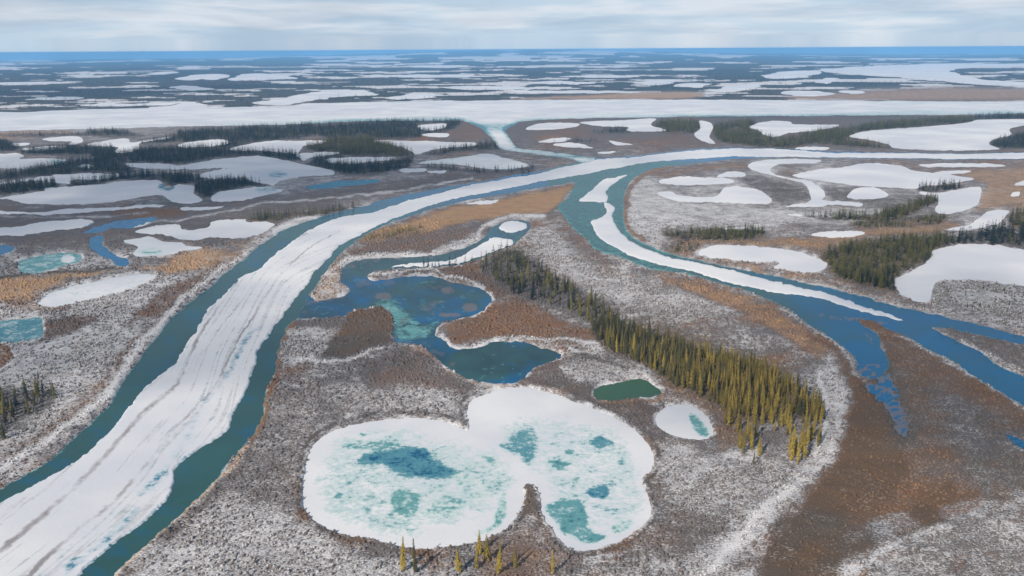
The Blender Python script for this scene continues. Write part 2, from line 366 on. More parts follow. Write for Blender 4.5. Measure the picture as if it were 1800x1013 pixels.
FARBREAK = farw * 2.2 * np.clip(fbm(U / 30, V / 1.8, 93, 3), 0, 1)
TRAIL = np.where((PX > 1480) & (PX < 1640) & (PY > 625) & (PY < 800), 1, 0) * smooth(625, 690, PY) * 15 * np.clip(fbm(U / 8, V / 6, 95, 4) + .10, 0, 1)
s_river = add_water(RIVER, "river", "teal open river with a blue side channel, carrying long snow covered ice floes", "river")
s_wide = add_water(WIDE, "river", "wide straight frozen river under smooth snow below the horizon", "river")
s_lake = add_water(LAKE, "lake", "dark blue winding lake on the island between river and spruce grove", "lake")
s_big = add_water(BIGPOND, "lake", "big two lobed frozen pond with turquoise melt patches", "lake")
ICE = np.zeros((NV, 4))           # melt, green, dirt, glaze
ICE[:, 1] = 0.3
s_l = []
for poly, melt, green, label in LAKES:
    flat = poly[0][1] < 200 or max(p[1] for p in poly) < 260
    s = add_water(poly, "lake", label, "lake")
    s_l.append(s)
    m = s > -8
    ICE[m, 0] = melt
    ICE[m, 1] = green
m = (s_river > -8) & (owner == 0)
ICE[m, 0] = 1.0
ICE[m, 1] = 0.75 * (1 - smooth(1250, 1560, PX[m])) * smooth(300, 420, PY[m]) + 0.25
m = (s_wide > -8) & (owner == 1)
ICE[m, 0] = 0.0
ICE[m, 0] = 0.42 * smooth(9, 0, s_wide[m]) * (PY[m] > 190) * smooth(200, 640, PX[m]) + 0.4 * ((PY[m] > 212) & (PX[m] > 640) & (PX[m] < 1100)) * smooth(6, 0, np.abs(PY[m] - 224) / 2.0)
ICE[m, 1] = .6
ICE[m, 0] += np.clip(.12 + .3 * fbm((U + 6 * V) / 90, V / 5, 671, 3)[m], 0, .25)
m = (s_lake > -8) & (owner == 2)
ICE[m, 0] = 1.0
ICE[m, 1] = 0.0


def spot(poly, melt, green=None, f=8.0, base=None, off=0.0):
    s = sdf(poly, WX, WY, 40)
    w = smooth(-f + off, f * 0.6 + off, s)
    ICE[:, 0] = np.maximum(ICE[:, 0], melt * w) if base is None else ICE[:, 0] * (1 - w) + base * w
    if green is not None:
        ICE[:, 1] = ICE[:, 1] * (1 - w) + green * w


def ell(cx, cy, a, b, n=10):
    return [(cx + a * math.cos(t * 2 * math.pi / n), cy + b * math.sin(t * 2 * math.pi / n)) for t in range(n)]


# the island lake: teal channel, green water, shallow shelf, reed patches
spot([(600, 485), (618, 458), (700, 448), (760, 446), (830, 425), (860, 390), (900, 380), (940, 392), (925, 420), (860, 452), (760, 476), (640, 485)], 1, .75, 8)
spot([(680, 505), (740, 492), (800, 500), (845, 520), (800, 525), (720, 528)], 1, .45, 16)
spot([(795, 640), (830, 615), (890, 604), (950, 615), (970, 626), (920, 645), (880, 662), (830, 658)], 1, .85, 14)
spot([(655, 537), (690, 533), (715, 552), (745, 575), (770, 568), (745, 590), (715, 598), (697, 585), (690, 560)], 1, .75, 12, base=0.79)
for q in ((672, 521, 14, 7), (787, 511, 10, 6), (826, 540, 14, 8), (790, 553, 20, 4)):
    s = smooth(-5, 3, sdf(ell(*q), WX, WY))
    ICE[:, 2] = np.maximum(ICE[:, 2], 0.8 * s)
m = owner == 2
mott = fbm(U / 34, V / 12, 611, 4)
ICE[m, 1] = np.clip(ICE[m, 1] + .38 + .9 * mott[m], 0, 1)
ICE[m, 2] = np.maximum(ICE[m, 2], .55 * smooth(.14, .34, fbm(U / 22, V / 9, 621, 3))[m] * (PX[m] < 800))
ICE[m, 0] = np.clip(ICE[m, 0] - .12 * smooth(.22, .36, fbm(U / 18, V / 8, 631, 3))[m], 0, 1)
m = (owner == 0)
ICE[m, 1] = np.clip(ICE[m, 1] + .45 * fbm(U / 40, V / 18, 641, 4)[m], 0, 1)
ICE[m, 0] -= .2 * smooth(2.5, 0, s_river[m]) * smooth(300, 420, PY[m])
lk = owner > 3
ICE[lk, 0] += (.22 * smooth(3, 0, sdW) * np.clip(.4 + 2 * fbm(U / 20, V / 8, 651), 0, 1) * smooth(230, 300, V))[lk] * (ICE[lk, 0] < .5)
tr_ = (PX > 1500) & (PX < 1600) & (PY > 640) & (PY < 780)
ICE[tr_, 2] = np.clip(.3 + 1.7 * fbm(U / 7, V / 5, 661, 3)[tr_] + .5 * smooth(670, 750, PY[tr_]) + .45 * smooth(7, 0, sdW[tr_]), 0, .95)
for q in ((1505, 561, 34, 5), (1545, 572, 22, 6), (1440, 553, 12, 4), (1470, 560, 14, 4), (1528, 600, 8, 14)):
    ICE[:, 2] = np.maximum(ICE[:, 2], .7 * smooth(-4, 2, sdf(ell(*q), WX, WY)) * np.clip(.6 + 1.5 * fbm(U / 8, V / 4, 681), 0, 1.2))
ICE[owner == 2, 3] = np.clip(.5 + 1.1 * fbm(U / 45, V / 18, 701, 3), .1, 1)[owner == 2]
m = (owner == 2) & (PX < 720)
ICE[m, 2] = np.maximum(ICE[m, 2], (.65 * smooth(10, 0, s_lake) * np.clip(.5 + 1.8 * fbm(U / 16, V / 7, 691), 0, 1))[m])
m = (owner == 0) & (PX > 960) & (PX < 1300) & (PY > 284)
ICE[m, 0] -= .12 * smooth(1300, 1150, PX[m])
ICE[m, 1] = np.maximum(ICE[m, 1], smooth(1350, 1150, PX[m]))
# two lobed pond
m = owner == 3
ICE[m, 1] = .75
spot([(575, 810), (620, 768), (720, 760), (800, 785), (860, 795), (895, 840), (850, 900), (770, 918), (700, 938), (600, 908), (562, 860)], 0.375, .8, 34)
spot([(880, 765), (960, 738), (1080, 765), (1120, 830), (1122, 900), (1050, 930), (985, 890), (945, 830)], 0.345, .7, 34)
spot([(622, 814), (652, 794), (688, 790), (720, 784), (752, 790), (760, 806), (792, 820), (808, 830), (776, 842), (728, 838), (680, 826), (668, 814)], 0.80, .4, 12)
spot([(604, 786), (640, 774), (704, 780), (652, 794)], 0.62, .9, 8)
spot([(688, 868), (704, 858), (732, 868), (728, 904), (704, 908), (688, 892)], 0.62, 1, 7)
spot([(704, 908), (716, 925), (732, 930), (712, 934)], 0.5, 1, 5)
spot([(800, 830), (840, 850), (852, 876), (820, 880), (800, 860)], 0.5, 1, 8)
spot([(750, 890), (800, 888), (790, 904), (750, 904)], 0.48, 1, 8)
spot([(880, 782), (912, 756), (936, 752), (944, 784), (932, 816), (912, 798)], 0.66, .6, 12)
spot([(846, 800), (874, 806), (866, 822)], 0.6, 1, 6)
spot([(962, 810), (1002, 814), (984, 828)], 0.65, .8, 6)
spot([(1038, 780), (1056, 768), (1084, 780), (1056, 790)], 0.72, .5, 6)
for q in ((976, 781, 10, 5), (1000, 795, 9, 6), (1092, 812, 9, 6), (640, 765, 6, 4), (596, 872, 8, 6), (655, 870, 10, 8), (648, 900, 9, 6), (612, 850, 5, 4), (820, 858, 9, 6)):
    spot(ell(*q), 0.6, .8, 5)
spot([(1030, 862), (1064, 852), (1070, 870), (1048, 876)], 0.72, .3, 8)
spot([(1030, 880), (1062, 886), (1090, 892), (1110, 886), (1080, 900), (1040, 892)], 0.5, .6, 6)
spot([(962, 888), (1016, 878), (1030, 900), (1036, 930), (1066, 944), (1032, 954), (992, 938), (972, 912)], 0.68, .8, 7)
spot([(1074, 924), (1112, 915), (1102, 934), (1084, 938)], 0.55, 1, 5)
spot([(830, 940), (864, 920), (878, 876), (893, 872), (889, 904), (864, 932)], 0.5, 1, 5)
spot([(1212, 730), (1228, 734), (1249, 756), (1244, 768), (1226, 760)], 0.68, 1, 4)
spot(ell(292, 328, 14, 6), 0.75, .1, 6)
spot(ell(487, 307, 18, 5), 0.55, .15, 5)
spot(ell(470, 334, 20, 4), 0.5, .3, 5)
spot(ell(101, 284, 14, 4), 0.55, .9, 5)
spot(ell(265, 444, 22, 5), 0.5, 1, 6)
spot(ell(121, 455, 11, 4), 0, .6, 4, base=0.05)

# floes
s_floe = np.minimum(sdf(FLOE, WX, WY), s_river - 0.2)
s_floes = [("long snow covered pack ice filling the middle of the main river", s_floe),
           ("short ragged snowy floe at the head of the side channel", sdf(FLOE_HEAD, WX, WY)),
           ("long tapering snowy floe running down the bend of the side channel", sdf(FLOE_TONGUE, WX, WY)),
           ("narrow snowy floe in the teal channel beside the dark spruce ridge", sdf(FLOE_OXBOW, WX, WY)),
           ("round white floe ringed by teal water at the head of the lake channel", sdf(FLOE_ROUND, WX, WY))]
FL = np.zeros((NV, 4))
FL[:, 1] = .1
def streak(pts, w0, a, ch=2):
    d = line_d(pts, WX, WY)
    w = w0 * .62 * np.clip((PY - 300) / 400, 0.3, 1.4)
    k = a * np.exp(-(d / w) ** 2) * np.clip(0.85 + 0.7 * fbm(U / 40, V / 40, 77), 0, 1.2)
    FL[:, ch] = np.maximum(FL[:, ch], k)
acr = line_d([(-60, 1010), (0, 969), (53, 927), (121, 869), (184, 806), (237, 743), (295, 690), (316, 664), (345, 600), (385, 540), (430, 478), (470, 440), (540, 410), (680, 372), (850, 322), (1050, 282), (1250, 264), (1800, 270)], PX, PY, 120)
side = np.where(PX * 0.75 + PY > 975, 1, -1)
kp_ = np.clip((PY - 240) / 500, 0.12, 1.2)
lanes = fbm(side * acr / (11 * kp_), V / 260, 501, 4)
lane2 = fbm(side * acr / (4 * kp_), V / 90, 511, 3)
mainf = ((s_floe > -6) & (PX < 1250)).astype(float)
FL[:, 0] += mainf * np.clip(0.06 + 0.30 * lanes + 0.12 * lane2, 0, .24)
FL[:, 2] = mainf * smooth(900, 560, PX) * np.clip(0.9 * smooth(.12, .36, lane2 + .35 * lanes), 0, .47)
streak([(-60, 1010), (0, 969), (53, 927), (121, 869), (184, 806), (237, 743), (295, 690), (316, 664), (345, 600), (385, 540), (430, 478), (470, 440), (540, 410)], 9, .75)
streak([(-20, 940), (40, 890), (100, 850), (120, 835)], 5, .45)
streak([(0, 1060), (53, 1012), (121, 948), (205, 880), (237, 838), (284, 785), (337, 727), (379, 675), (416, 606), (447, 554), (490, 490), (540, 440), (600, 405)], 7, .8)
streak([(353, 627), (400, 559), (458, 490), (500, 450), (560, 412)], 5, .6)
streak([(300, 690), (340, 640), (380, 585)], 4, .4)
streak([(600, 405), (680, 375), (760, 350), (850, 330)], 5, .35)
streak([(250, 870), (300, 815), (330, 770), (355, 715), (400, 660), (430, 605), (470, 560)], 13, .5, 0)
streak([(120, 1000), (180, 955), (240, 900)], 12, .45, 0)
streak([(1020, 300), (1100, 285), (1200, 274)], 4, .3, 0)
FL[:, 0] = np.maximum(FL[:, 0], 0.36 * smooth(7, 0.5, s_floe) * smooth(480, 620, PY))

# ------------------------------------------------------------------ land cover: snow, rust, tan, dark
C = np.zeros((NV, 4))
n1 = fbm(U / 130, V / 60, 51)
n2 = fbm(U / 40, V / 20, 61)
gn = fbm(GX / 900, GY / 900, 71, 5)
C[:, 0] = 0.45 + 0.20 * n1 + 0.24 * n2
C[:, 1] = np.clip(0.26 + 0.75 * fbm(U / 80, V / 36, 81), 0, 1)
C[:, 2] = np.clip(0.08 + 0.5 * fbm(U / 70, V / 35, 91), 0, 1)
C[:, 3] = 0.0
WX2 = PX + amp * (9 * fbm(U / 30, V / 15, 113, 4))
WY2 = PY + amp * (6 * fbm(U / 30, V / 15, 123, 4))


def cover(poly, snow=None, rust=None, tan=None, dark=None, f=10.0, a=1.0, mod=0.0):
    s = sdf(poly, WX2, WY2, 2.2 * f + 8)
    w = smooth(-f, f, s) * a
    if mod:
        w = np.clip(w * (1 + mod * 2.2 * n2), 0, 1)
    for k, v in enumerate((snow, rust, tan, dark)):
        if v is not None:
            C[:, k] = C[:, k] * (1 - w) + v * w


def coverline(pts, wd, snow=None, rust=None, tan=None, dark=None, a=1.0):
    d = line_d(pts, WX2, WY2)
    w = np.exp(-(d / wd) ** 2) * a
    for k, v in enumerate((snow, rust, tan, dark)):
        if v is not None:
            C[:, k] = C[:, k] * (1 - w) + v * w


# far plain: forest and scrub in patches
fy = smooth(330, 230, PY)
C[:, 0] = C[:, 0] * (1 - fy) + fy * np.clip(0.22 + 0.5 * gn, 0, 1)
far = smooth(215, 185, PY) * (PY < 5000)
fsnow = smooth(0.145, 0.20, fbm(U / 75, V / 2.6, 141, 4) + .22 * fbm(U / 400, V / 14, 145, 2))
fdark = smooth(-0.16, 0.08, fbm(GX / 1500, GY / 1500, 151, 5))
C[:, 0] = C[:, 0] * (1 - far) + far * (0.12 + 0.83 * fsnow)
C[:, 3] = np.maximum(C[:, 3], far * (0.82 + 0.18 * fdark) * (1 - fsnow))
cover([(880, 176), (1000, 168), (1180, 160), (1240, 165), (1200, 174), (1000, 176)], 0.25, .8, .8, 0, 5)
cover([(1380, 172), (1550, 160), (1700, 155), (1850, 160), (1850, 172), (1600, 176)], 0.25, .8, .7, 0, 5)
cover([(1470, 158), (1700, 150), (1850, 160), (1850, 178), (1600, 178), (1450, 172)], 0.3, .6, .5, 0, 5, .6)
cover([(0, 232), (120, 231), (110, 240), (0, 246)], 0.3, .4, .7, .1, 5)
coverline([(-60, 195), (50, 194), (125, 190), (240, 187), (290, 182), (355, 178)], 2.2, .1, .1, .05, .85, .95)
coverline([(365, 183), (500, 183.5), (550, 178.5), (700, 174.5), (895, 172.5)], 2.0, .1, .3, .2, .7, .9)
# left of the river
cover([(-60, 355), (150, 366), (330, 358), (560, 335), (760, 310), (950, 296), (900, 308), (640, 352), (480, 405), (350, 430), (-60, 430)], 0.16, .28, .02, .05, 12)
cover([(200, 375), (270, 365), (330, 372), (250, 385)], 0.12, .9, .1, 0, 6)
coverline([(252, 395), (403, 374), (453, 361), (600, 348), (720, 332), (830, 315)], 2.2, .8, 0, .1, a=.8)
coverline([(0, 378), (120, 384), (260, 376)], 2.2, .75, 0, .1, a=.6)
cover([(-60, 492), (60, 482), (170, 476), (240, 468), (330, 448), (430, 428), (470, 425), (400, 470), (320, 482), (220, 476), (120, 500), (60, 525), (-60, 545)], 0.25, .5, .85, 0, 12, .85, .5)
coverline([(0, 492), (60, 482), (140, 478), (215, 470)], 3.0, .05, .1, .3, .75, a=.8)
cover([(-60, 560), (90, 548), (180, 520), (300, 488), (400, 470), (350, 520), (280, 570), (210, 690), (120, 760), (0, 830), (-60, 850)], 0.66, .2, .12, 0, 14)
cover([(70, 570), (120, 560), (170, 565), (100, 595), (60, 600)], 0.15, .55, .1, .1, 8, .9)
cover([(290, 510), (360, 490), (330, 525), (250, 560), (220, 575)], 0.2, .6, .2, 0, 8, .8)
cover([(-60, 690), (50, 675), (110, 690), (70, 735), (0, 780), (-60, 790)], 0.5, .3, .2, .45, 10)
cover([(-60, 610), (10, 605), (25, 620), (10, 650), (-60, 660)], 0.3, .9, .1, 0, 5)
coverline([(5, 605), (22, 612), (20, 635), (0, 655)], 3, .95, 0, 0, 0, .9)
coverline([(-40, 840), (20, 812), (90, 770), (150, 722), (195, 690), (225, 640), (262, 590), (310, 540), (365, 492), (430, 443), (490, 402), (560, 378)], 7, .95, .1, .2, a=.9)
coverline([(-60, 830), (40, 790), (120, 730), (180, 680), (240, 600), (300, 530), (400, 455), (470, 410)], 9, .3, .6, .35, a=.55)
# island
cover([(632, 425), (690, 397), (740, 380), (800, 365), (900, 346), (1002, 327), (992, 345), (975, 368), (940, 380), (870, 384), (800, 396), (745, 411), (690, 420)], 0.04, .75, .75, 0, 7)
cover([(620, 438), (700, 418), (800, 402), (850, 398), (850, 412), (800, 436), (740, 446), (640, 450)], 0.12, .45, .05, .05, 8)
coverline([(600, 470), (620, 455), (700, 446), (760, 446), (830, 425), (850, 402), (880, 384), (930, 380), (955, 380)], 5, .85, 0, .2, a=.9)
coverline([(765, 440), (800, 428), (835, 418)], 6, .8, 0, .1, a=.8)
cover([(600, 460), (575, 482), (548, 518), (560, 528), (608, 520), (612, 505), (600, 495)], 0.6, .4, .5, 0, 5)
cover([(930, 410), (960, 400), (990, 420), (1030, 470), (1130, 505), (1230, 520), (1300, 545), (1250, 560), (1120, 540), (1000, 490), (950, 450)], 0.62, .15, .1, 0, 14)
cover([(960, 385), (985, 372), (1000, 395), (1030, 430), (1080, 460), (1050, 465), (990, 420)], 0.3, .4, .2, .05, 9)
cover([(1180, 490), (1290, 515), (1370, 550), (1440, 600), (1490, 650), (1470, 660), (1400, 610), (1300, 550), (1200, 510)], 0.15, .6, .5, 0, 8)
cover([(780, 585), (800, 562), (850, 548), (870, 525), (900, 520), (1000, 550), (1075, 575), (1075, 612), (1010, 605), (940, 602), (850, 598), (800, 608)], 0.14, .68, .1, 0, 9)
cover([(660, 480), (760, 474), (830, 466), (880, 490), (900, 530), (870, 525), (850, 505), (780, 486), (700, 482)], 0.2, .5, .25, .05, 6)
coverline([(650, 482), (700, 480), (755, 478), (800, 490), (850, 508), (868, 526)], 3, .9, 0, .2, a=.85)
coverline([(775, 590), (795, 612), (838, 612), (870, 598), (925, 594), (960, 602), (1000, 600), (1050, 608)], 3.5, .85, .1, .3, a=.85)
coverline([(740, 612), (770, 640), (810, 665), (860, 680), (895, 680)], 5, .5, .1, .75, a=.7)
cover([(605, 556), (630, 544), (666, 540), (688, 552), (692, 580), (660, 595), (620, 600), (600, 590)], 0.02, .62, .15, .38, 6, .95, .4)
cover([(520, 562), (600, 560), (602, 575), (560, 580), (520, 575)], 0.12, .2, .05, .1, 5)
cover([(600, 590), (690, 590), (700, 602), (620, 625), (570, 632), (580, 610)], 0.05, .4, .2, .5, 7)
cover([(500, 600), (530, 575), (590, 590), (560, 610), (520, 640), (495, 640)], 0.6, .2, .1, 0, 8)
coverline([(560, 640), (610, 632), (670, 615)], 3, .9, 0, .1, a=.85)
coverline([(520, 638), (540, 635), (552, 640)], 5, .95, 0, 0, a=.9)
cover([(640, 640), (700, 620), (760, 630), (780, 655), (830, 680), (800, 700), (700, 690), (640, 670)], 0.14, .38, .1, .05, 14)
cover([(640, 700), (720, 680), (800, 690), (815, 735), (740, 730), (640, 738), (590, 750)], 0.55, .2, .1, 0, 10)
cover([(470, 720), (560, 690), (620, 700), (560, 760), (520, 820), (520, 900), (440, 900), (420, 830)], 0.42, .2, .02, .05, 20)
cover([(300, 960), (420, 880), (540, 930), (640, 970), (740, 1000), (740, 1060), (250, 1060)], 0.64, .12, .0, .05, 16)
cover([(900, 930), (940, 900), (980, 960), (1020, 985), (960, 1040), (850, 1040), (840, 970)], 0.28, .5, .35, .05, 14, .8)
cover([(930, 845), (945, 900), (925, 900)], .1, .4, .3, .3, 5)
cover([(930, 660), (980, 640), (1020, 650), (1050, 690), (1130, 710), (1160, 740), (1120, 750), (1040, 710), (960, 680), (900, 680)], 0.16, .35, .1, .15, 8)
cover([(985, 645), (1040, 638), (1100, 650), (1080, 670), (1030, 680), (1000, 670)], 0.58, .1, .1, 0, 8)
coverline([(1000, 615), (1050, 630), (1100, 655), (1130, 660), (1165, 690)], 4, .8, 0, .35, a=.85)
coverline([(1010, 628), (1060, 638), (1100, 652)], 5, .15, .1, .1, .6, a=.7)
coverline([(1168, 695), (1150, 706), (1100, 708), (1060, 708)], 3, .2, .6, .6, a=.7)
cover([(1160, 655), (1240, 700), (1300, 740), (1290, 770), (1240, 720), (1180, 690)], 0.25, .5, .45, .05, 10)
cover([(1260, 745), (1310, 760), (1290, 790), (1260, 790)], .3, .55, .3, .05, 8)
cover([(1130, 560), (1300, 610), (1430, 700), (1440, 740), (1300, 720), (1170, 650), (1080, 600)], 0.32, .3, .4, .3, 12, .9)
cover([(880, 450), (960, 490), (1080, 560), (1075, 590), (980, 560), (910, 520), (870, 480)], 0.5, .2, .05, .15, 10)
cover([(1150, 780), (1200, 790), (1330, 830), (1460, 760), (1420, 860), (1330, 960), (1220, 1040), (1120, 1040), (1180, 930), (1170, 850)], 0.55, .18, .03, .05, 18)
cover([(1140, 920), (1200, 900), (1280, 930), (1220, 970), (1130, 1000), (1080, 1000)], .3, .3, .05, .1, 12, .8)
coverline([(1455, 640), (1478, 700), (1470, 770), (1430, 830), (1370, 880), (1320, 930), (1270, 980), (1220, 1030)], 15, .78, .05, .0, 0, .8)
coverline([(1395, 860), (1340, 900), (1290, 960), (1240, 1010)], 6, .95, 0, 0, 0, .8)
coverline([(1440, 660), (1452, 710), (1448, 760), (1430, 800)], 5, .95, 0, 0, 0, .7)
# right delta of brown sedge
DELTA = [(1420, 592), (1470, 625), (1495, 680), (1500, 730), (1480, 800), (1440, 860), (1390, 930), (1355, 1000), (1340, 1060), (1450, 1060), (1490, 960),
         (1550, 910), (1640, 900), (1700, 880), (1800, 880), (1920, 890), (1920, 780), (1800, 716), (1700, 655), (1600, 596), (1555, 580), (1540, 575),
         (1560, 640), (1545, 670), (1505, 660), (1490, 625), (1450, 595)]
cover(DELTA, 0.04, .72, .10, .30, 6)
cover(DELTA, 0.12, .7, .15, .12, 6, .45, 1.6)
cover([(1580, 620), (1680, 660), (1800, 740), (1900, 800), (1900, 870), (1720, 870), (1640, 860), (1560, 820), (1590, 740), (1575, 680)], 0.17, .42, .22, .16, 26, .8, .5)
cover([(1640, 680), (1760, 740), (1850, 800), (1850, 880), (1740, 880), (1690, 830), (1660, 760)], 0.24, .25, .2, .28, 20, .8, .5)
cover([(1500, 690), (1540, 680), (1590, 770), (1580, 860), (1500, 900), (1430, 930), (1420, 880), (1480, 800)], 0.02, .75, .04, .45, 18, .9, .5)
coverline([(1545, 640), (1560, 680), (1572, 710), (1580, 740), (1588, 765)], 22, .22, .1, .0, .62, .85)
for L in ([(1660, 710), (1680, 740), (1720, 770)], [(1690, 770), (1715, 820), (1740, 870)], [(1675, 700), (1700, 735), (1722, 772), (1726, 800)], [(1730, 830), (1770, 850), (1800, 880)], [(1770, 765), (1800, 790)]):
    coverline(L, 9, .45, .1, .1, .1, .7)
    coverline(L, 4, .25, .1, .0, .5, .6)
for q in ((1668, 860, 10, 10), (1620, 905, 24, 14), (1640, 920, 22, 12), (1560, 945, 30, 10), (1590, 960, 20, 8)):
    cover(ell(*q), .03, .7, .05, .5, 8)
cover([(1440, 1060), (1470, 960), (1500, 930), (1560, 920), (1640, 935), (1700, 900), (1760, 890), (1900, 900), (1900, 1060)], 0.5, .15, .02, .1, 14, .85, .8)
coverline([(1490, 1010), (1540, 980), (1590, 950), (1650, 930)], 8, .8, 0, 0, 0, .7)
cover([(1365, 920), (1450, 900), (1540, 950), (1470, 1000), (1440, 1060), (1340, 1060)], .05, .55, .05, .5, 12, .9, .5)
coverline([(1379, 545), (1426, 576), (1458, 597), (1488, 628), (1500, 655), (1525, 672)], 5, .7, 0, .1, .1, .7)
coverline([(1560, 582), (1620, 612), (1670, 638), (1720, 668), (1800, 720)], 4, .8, 0, .1, 0, .75)
cover([(1500, 553), (1560, 570), (1600, 590), (1560, 590), (1510, 572)], .2, .75, .1, .2, 6)
cover([(1645, 575), (1700, 584), (1800, 608), (1900, 640), (1900, 710), (1800, 660), (1745, 632), (1700, 603)], .3, .2, .1, .15, 8)
coverline([(1690, 600), (1740, 628), (1800, 655)], 5, .75, 0, .2, 0, .7)
# right bank of the main river
coverline([(515, 570), (498, 600), (488, 655), (472, 703), (463, 740), (437, 785)], 5, .12, .95, .3, 0, .9)
coverline([(437, 785), (388, 842), (340, 889), (287, 937), (235, 984), (190, 1030)], 4.5, .45, .4, .85, 0, .9)
coverline([(445, 795), (398, 850), (350, 897), (297, 945)], 5, .2, .5, .2, .3, .6)
# right of the side channel
cover([(1108, 335), (1135, 312), (1165, 330), (1250, 362), (1380, 368), (1440, 388), (1300, 398), (1180, 402), (1160, 430), (1120, 418), (1103, 385)], 0.66, .1, .0, .05, 9)
coverline([(1180, 291), (1140, 304), (1114, 320), (1104, 340), (1101, 372), (1105, 400), (1130, 424)], 4, .12, .7, .55, 0, .85)
cover([(1140, 305), (1200, 296), (1300, 285), (1320, 300), (1250, 300), (1170, 312)], .25, .45, .4, .05, 5)
cover([(1300, 312), (1340, 312), (1410, 330), (1420, 350), (1370, 352), (1320, 330)], .3, .25, .05, .4, 6)
cover([(1450, 330), (1500, 335), (1560, 345), (1640, 345), (1600, 370), (1520, 368), (1460, 352)], .32, .2, .05, .2, 8)
cover([(1640, 300), (1760, 296), (1850, 300), (1850, 400), (1780, 366), (1735, 372), (1710, 372), (1728, 340), (1720, 318)], .2, .5, .7, 0, 9, .85)
cover([(1180, 432), (1230, 425), (1300, 422), (1420, 420), (1520, 400), (1650, 392), (1700, 400), (1640, 412), (1540, 420), (1460, 440), (1400, 438), (1250, 430), (1210, 445)], .15, .6, .6, .05, 8, .9)
cover([(1200, 448), (1240, 455), (1310, 462), (1360, 480), (1440, 490), (1400, 492), (1290, 470)], .35, .4, .65, 0, 6, .8)
cover([(1440, 440), (1480, 430), (1600, 420), (1660, 415), (1640, 450), (1590, 475), (1570, 500), (1500, 500), (1450, 470)], .2, .4, .5, .45, 8)
cover([(1380, 482), (1460, 488), (1560, 505), (1600, 530), (1560, 530), (1480, 505)], .4, .45, .25, .05, 7)
cover([(1650, 500), (1720, 496), (1800, 506), (1900, 520), (1900, 610), (1800, 580), (1700, 556), (1640, 538)], .6, .1, .0, .25, 8)
coverline([(1420, 495), (1520, 519), (1616, 543), (1710, 563), (1810, 588)], 3, .6, .1, .4, 0, .7)

rim = smooth(-7, -2.0, sdW) * smooth(400, 470, PY) * np.clip(.28 + 1.9 * fbm(U / 16, V / 9, 171), 0, 1)
rim *= np.where(owner == 0, .3, 1.0) * np.where((PX > 1490) & (PY > 560), 0.0, 1.0)
C[:, 0] = C[:, 0] * (1 - rim) + .9 * rim
rim2 = np.exp(-((sdW + 10) / 3.0) ** 2) * smooth(600, 700, PY) * (owner == 3) * np.clip(.6 + 1.5 * fbm(U / 12, V / 8, 181), 0, 1)
C[:, 0] *= 1 - .7 * rim2
C[:, 3] = np.maximum(C[:, 3], .5 * rim2)

# ------------------------------------------------------------------ forests: where spruces stand (bases), spacing m, height m, tone
FOREST = []


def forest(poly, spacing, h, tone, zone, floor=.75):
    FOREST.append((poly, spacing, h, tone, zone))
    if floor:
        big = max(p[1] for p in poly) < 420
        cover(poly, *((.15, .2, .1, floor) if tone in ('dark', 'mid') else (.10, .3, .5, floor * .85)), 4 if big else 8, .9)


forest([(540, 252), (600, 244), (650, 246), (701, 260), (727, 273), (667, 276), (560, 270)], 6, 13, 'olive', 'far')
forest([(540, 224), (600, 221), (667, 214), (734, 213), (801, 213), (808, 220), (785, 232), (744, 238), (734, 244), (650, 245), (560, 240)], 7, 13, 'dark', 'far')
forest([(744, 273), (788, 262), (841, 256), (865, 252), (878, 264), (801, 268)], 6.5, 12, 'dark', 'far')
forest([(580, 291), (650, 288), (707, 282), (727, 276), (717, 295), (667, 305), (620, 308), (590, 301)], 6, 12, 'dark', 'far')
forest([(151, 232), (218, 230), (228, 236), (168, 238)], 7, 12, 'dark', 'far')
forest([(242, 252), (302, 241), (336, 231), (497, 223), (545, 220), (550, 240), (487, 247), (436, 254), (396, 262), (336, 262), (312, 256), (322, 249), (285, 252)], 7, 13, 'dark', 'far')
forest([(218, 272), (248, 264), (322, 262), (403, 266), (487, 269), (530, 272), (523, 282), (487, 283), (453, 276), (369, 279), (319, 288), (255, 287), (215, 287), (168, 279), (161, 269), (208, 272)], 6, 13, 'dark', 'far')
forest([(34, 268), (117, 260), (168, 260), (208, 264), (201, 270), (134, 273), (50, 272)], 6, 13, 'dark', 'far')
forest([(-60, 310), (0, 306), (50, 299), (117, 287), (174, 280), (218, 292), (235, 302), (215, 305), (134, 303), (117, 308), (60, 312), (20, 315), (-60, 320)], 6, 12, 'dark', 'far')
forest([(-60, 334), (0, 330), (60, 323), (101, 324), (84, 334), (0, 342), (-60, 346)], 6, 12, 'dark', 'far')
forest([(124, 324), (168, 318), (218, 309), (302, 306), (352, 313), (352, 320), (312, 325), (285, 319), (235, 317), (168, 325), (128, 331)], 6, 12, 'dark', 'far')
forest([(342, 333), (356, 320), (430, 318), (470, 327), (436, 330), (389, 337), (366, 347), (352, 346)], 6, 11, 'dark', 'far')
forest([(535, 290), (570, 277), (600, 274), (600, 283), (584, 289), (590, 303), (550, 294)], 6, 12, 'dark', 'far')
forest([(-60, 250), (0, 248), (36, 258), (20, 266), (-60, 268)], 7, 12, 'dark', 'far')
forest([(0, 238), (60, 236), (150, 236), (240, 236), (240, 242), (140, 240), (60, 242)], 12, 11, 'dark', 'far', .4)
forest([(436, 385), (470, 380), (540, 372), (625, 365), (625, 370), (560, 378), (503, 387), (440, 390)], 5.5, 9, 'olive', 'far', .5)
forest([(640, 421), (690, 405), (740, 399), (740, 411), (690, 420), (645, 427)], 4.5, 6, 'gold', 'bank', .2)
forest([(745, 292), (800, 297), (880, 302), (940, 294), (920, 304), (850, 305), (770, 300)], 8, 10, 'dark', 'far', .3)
forest([(1165, 414), (1200, 409), (1260, 406), (1340, 407), (1345, 419), (1290, 425), (1200, 424)], 5, 9, 'olive', 'far', .6)
